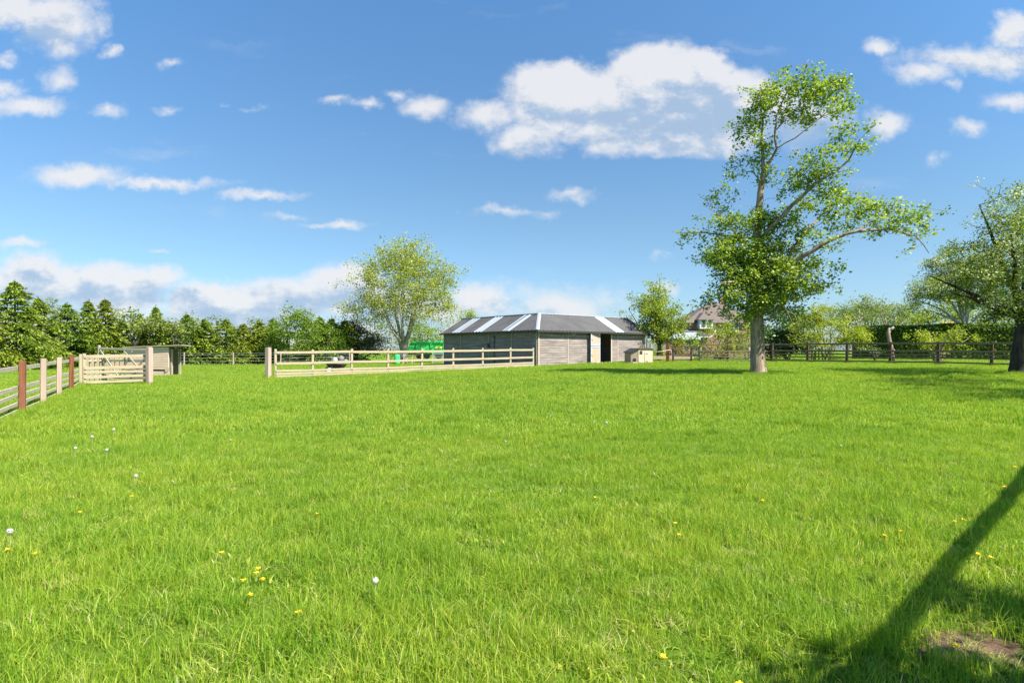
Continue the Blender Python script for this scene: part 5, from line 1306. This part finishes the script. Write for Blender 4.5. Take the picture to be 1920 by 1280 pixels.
# --- leaning tree outside the frame whose low limb shades the near grass
ox, oy = 11.3, 7.6; oz = g(ox, oy)
ol = [[(ox, oy, oz - .1, .3), (ox, oy, oz + .6, .22), (ox - .3, oy - .2, oz + 1.6, .19), (ox - 1.2, oy - .9, oz + 2.5, .16), (8.6, 6.0, 3.05, .075), (7.0, 4.5, 3.02, .064), (5.2, 2.82, 3.0, .062), (3.6, 1.3, 2.97, .055), (2.9, .4, 2.9, .03)],
      [(ox - 1.2, oy - .9, oz + 2.5, .12), (ox - .6, oy - 2.2, 4.2, .08), (ox + .3, oy - 3.4, 5.2, .03)],
      [(6.6, 4.1, 3.05, .05), (7.4, 3.4, 3.1, .03), (8.2, 2.4, 3.3, .015)]]
def leafpts(cs):
    out = []
    r = np.random.default_rng(3)
    for c, s, n in cs:
        v = r.normal(size=(n, 3)); v /= np.linalg.norm(v, axis=1)[:, None]; v *= (r.uniform(size=n) ** .4)[:, None]; out.append(np.array(c) + v * np.array(s))
    return np.vstack(out)
rngo = np.random.default_rng(91)
A = leafpts([((4.0, 1.15, 2.95), (.75, .42, .25), 55), ((5.05, 2.0, 3.0), (.30, .35, .25), 22), ((5.4, 1.6, 3.0), (.5, .3, .3), 30), ((5.0, .6, 3.0), (1.0, .7, .4), 50), ((6.9, 1.4, 3.2), (.9, .9, .4), 40), ((11.4, 4.6, 4.8), (1.2, 1.3, .8), 90)])
t = thing('leaning_tree', 'old leaning tree just outside the right edge whose low limb shades the near grass', 'tree', (ox, oy, oz))
P_, R_, ch = grow(ol, A, rngo, step=.35, jit_s=.02)
mb = MB(); branch_mesh(mb, P_, R_, ch); mb.build('trunk', M['bark'], t, smooth=True)
base = np.repeat(A, 22, 0); V_, q, r = leaf_cards(base + rngo.normal(size=base.shape) * .14, .11 * rngo.uniform(.6, 1.3, len(base)), rngo)
raw_mesh('crown', V_, q, Lf['main'], t, {'rnd': ('FACE', r)})

# ---------------------------------------------------------------- dandelions
def dandelion_proto(kind, rng, hgt):
    yel = plain('dandelion_yellow', (.80, .56, .01), rough=.7, var=.1, scale=60) if kind == 'y' else plain('dandelion_seed', (.40, .39, .34), rough=.9, var=.1, scale=60)
    return yel
ymat = dandelion_proto('y', None, 0); smat = dandelion_proto('s', None, 0); stm = plain('dandelion_stem', (.25, .30, .08), rough=.7)
def make_dandelion(loc, h, kind, label, group):
    x, y, z = loc
    t = thing('dandelion', label, 'dandelion', loc, group)
    mb = MB(); mb.tube([(x, y, z - .01), (x + .01, y, z + h * .5), (x + .005, y, z + h)], .003, 5); mb.build('stem', stm, t)
    mb = MB(); rng = np.random.default_rng(int(x * 100) + 999)
    if kind == 'y':
        C = np.array((x + .005, y, z + h)); n = 46
        a = rng.uniform(0, 6.283, n); L = rng.uniform(.010, .024, n)
        for k in range(n):
            dr = np.array((math.cos(a[k]), math.sin(a[k]), rng.uniform(.05, .9))); dr /= np.linalg.norm(dr); sd_ = np.array((-math.sin(a[k]), math.cos(a[k]), 0)) * .0035
            mb.add([C - sd_ * .5, C + sd_ * .5, C + dr * L[k] + sd_, C + dr * L[k] - sd_], [[0, 1, 2, 3]])
        blob(mb, C, (.009, .009, .007), random.Random(1), 8, 4)
        mb.build('flower_head', ymat, t)
    else:
        C = np.array((x + .005, y, z + h + .022)); n = 150
        v = rng.normal(size=(n, 3)); v /= np.linalg.norm(v, axis=1)[:, None]
        for k in range(n):
            e1 = np.cross(v[k], (.3, .2, .9)); e1 /= np.linalg.norm(e1) + 1e-9; e2 = np.cross(v[k], e1); p = C + v[k] * .022
            mb.add([p + e1 * .005, p + e2 * .005, p - e1 * .005, p - e2 * .005], [[0, 1, 2, 3]])
        blob(mb, C, (.005, .005, .005), random.Random(1), 6, 4)
        mb.build('seed_head', smat, t)
    return t
def on_ground(px, py):
    d = 5.0
    for _ in range(30):
        x = (px - 960) / F * d; d = (EYE - g(x, d)) * F / max(py - HZ, 1)
        if d > 60: d = 60
    return (px - 960) / F * d, d
YEL = [(14,1028,'yellow dandelion below the seed head at the left edge'),(63,1032,'yellow dandelion just right of the one at the left edge'),(151,957,'yellow dandelion left of the picture middle distance in open grass'),(247,926,'yellow dandelion under a pale seed head at left'),
 (417,1034,'single yellow dandelion on the left in front of a bare straw wisp'),(455,1085,'leftmost of the cluster of four yellow dandelions'),(479,1072,'upper left of the cluster of four yellow dandelions'),(483,1064,'highest of the cluster of four yellow dandelions'),(491,1083,'right one of the cluster of four yellow dandelions'),
 (468,1111,'small yellow dandelion below the cluster of four'),(560,1142,'bright yellow buttercup like dandelion nearest the viewer at left centre'),(594,958,'small yellow dandelion left of centre'),(1275,1000,'yellow dandelion right of centre in open grass'),(1268,977,'yellow dandelion just above another right of centre'),
 (1660,998,'yellow dandelion left one of a pair near the limb shadow'),(1690,989,'yellow dandelion right one of a pair near the limb shadow'),(1789,973,'yellow dandelion left of the limb shadow, left of two'),(1808,969,'yellow dandelion left of the limb shadow, right of two'),(1843,983,'yellow dandelion touching the left edge of the limb shadow'),
 (1833,1032,'yellow dandelion inside the limb shadow, left of two'),(1857,1038,'yellow dandelion right of the limb shadow, right of two'),(1884,910,'yellow dandelion near the right edge above the limb shadow'),(1903,872,'small yellow dandelion near the right edge higher up'),(1794,1204,'yellow dandelion beside the bare earth patch at bottom right'),
 (1243,1225,'small yellow dandelion near the bottom edge right of centre'),(1385,1276,'yellow dandelion at the bottom edge right of centre'),(1116,929,'faint yellow dandelion in the middle of the field'),(1430,932,'small yellow dandelion right of the middle of the field')]
SEED = [(17,994,.16,'large pale dandelion seed head on a tall stem at the left edge'),(704,1081,.15,'pale dandelion seed head left of centre near the viewer'),(255,899,.10,'pale dandelion seed head above a yellow flower at left'),(201,847,.10,'pale dandelion seed head in the left middle distance, right of two'),(172,826,.10,'pale dandelion seed head in the left middle distance, upper'),
 (141,845,.10,'pale dandelion seed head in the left middle distance, left of two'),(1137,797,.1,'pale dandelion seed head in the middle distance at centre'),(213,814,.1,'small pale dandelion seed head on the far left field')]
protoY = None; protoS = None
for px, py, lb in YEL:
    x, y = on_ground(px, py + 2 * 0); h = .085
    # move toward the viewer so that the head, not the root, shows at the pixel
    dd = (EYE - g(x, y) - h) * F / (py - HZ); x = (px - 960) / F * dd; y = dd; lo = (x, y, g(x, y))
    if protoY is None: protoY = make_dandelion(lo, h, 'y', lb, 'yellow dandelions in the grass')
    else: copy_thing(protoY, lo, rz=x * 7, sc_=.85 if y < 6 else 1.0, label=lb)
for px, py, h, lb in SEED:
    x, y = on_ground(px, py); dd = (EYE - g(x, y) - h - .02) * F / (py - HZ); x = (px - 960) / F * dd; y = dd; lo = (x, y, g(x, y))
    if protoS is None: protoS = make_dandelion(lo, .16, 's', lb, 'dandelion seed heads in the grass')
    else: copy_thing(protoS, lo, rz=x * 5, sc_=.9 if y < 8 else 1.0, label=lb)
rngd = np.random.default_rng(17)
n_far = 46
for k in range(n_far):
    py = rngd.uniform(700, 860); px = rngd.uniform(150, 1900); x, y = on_ground(px, py); lo = (x, y, g(x, y) - (.02 if y > 12 else 0))
    if k % 3: copy_thing(protoY, lo, rz=k, sc_=.85, label='tiny yellow dandelion far out in the field')
    else: copy_thing(protoS, lo, rz=k, sc_=(.8, .8, .5), label='tiny pale dandelion seed head far out in the field')
print('objects', len(bpy.data.objects))
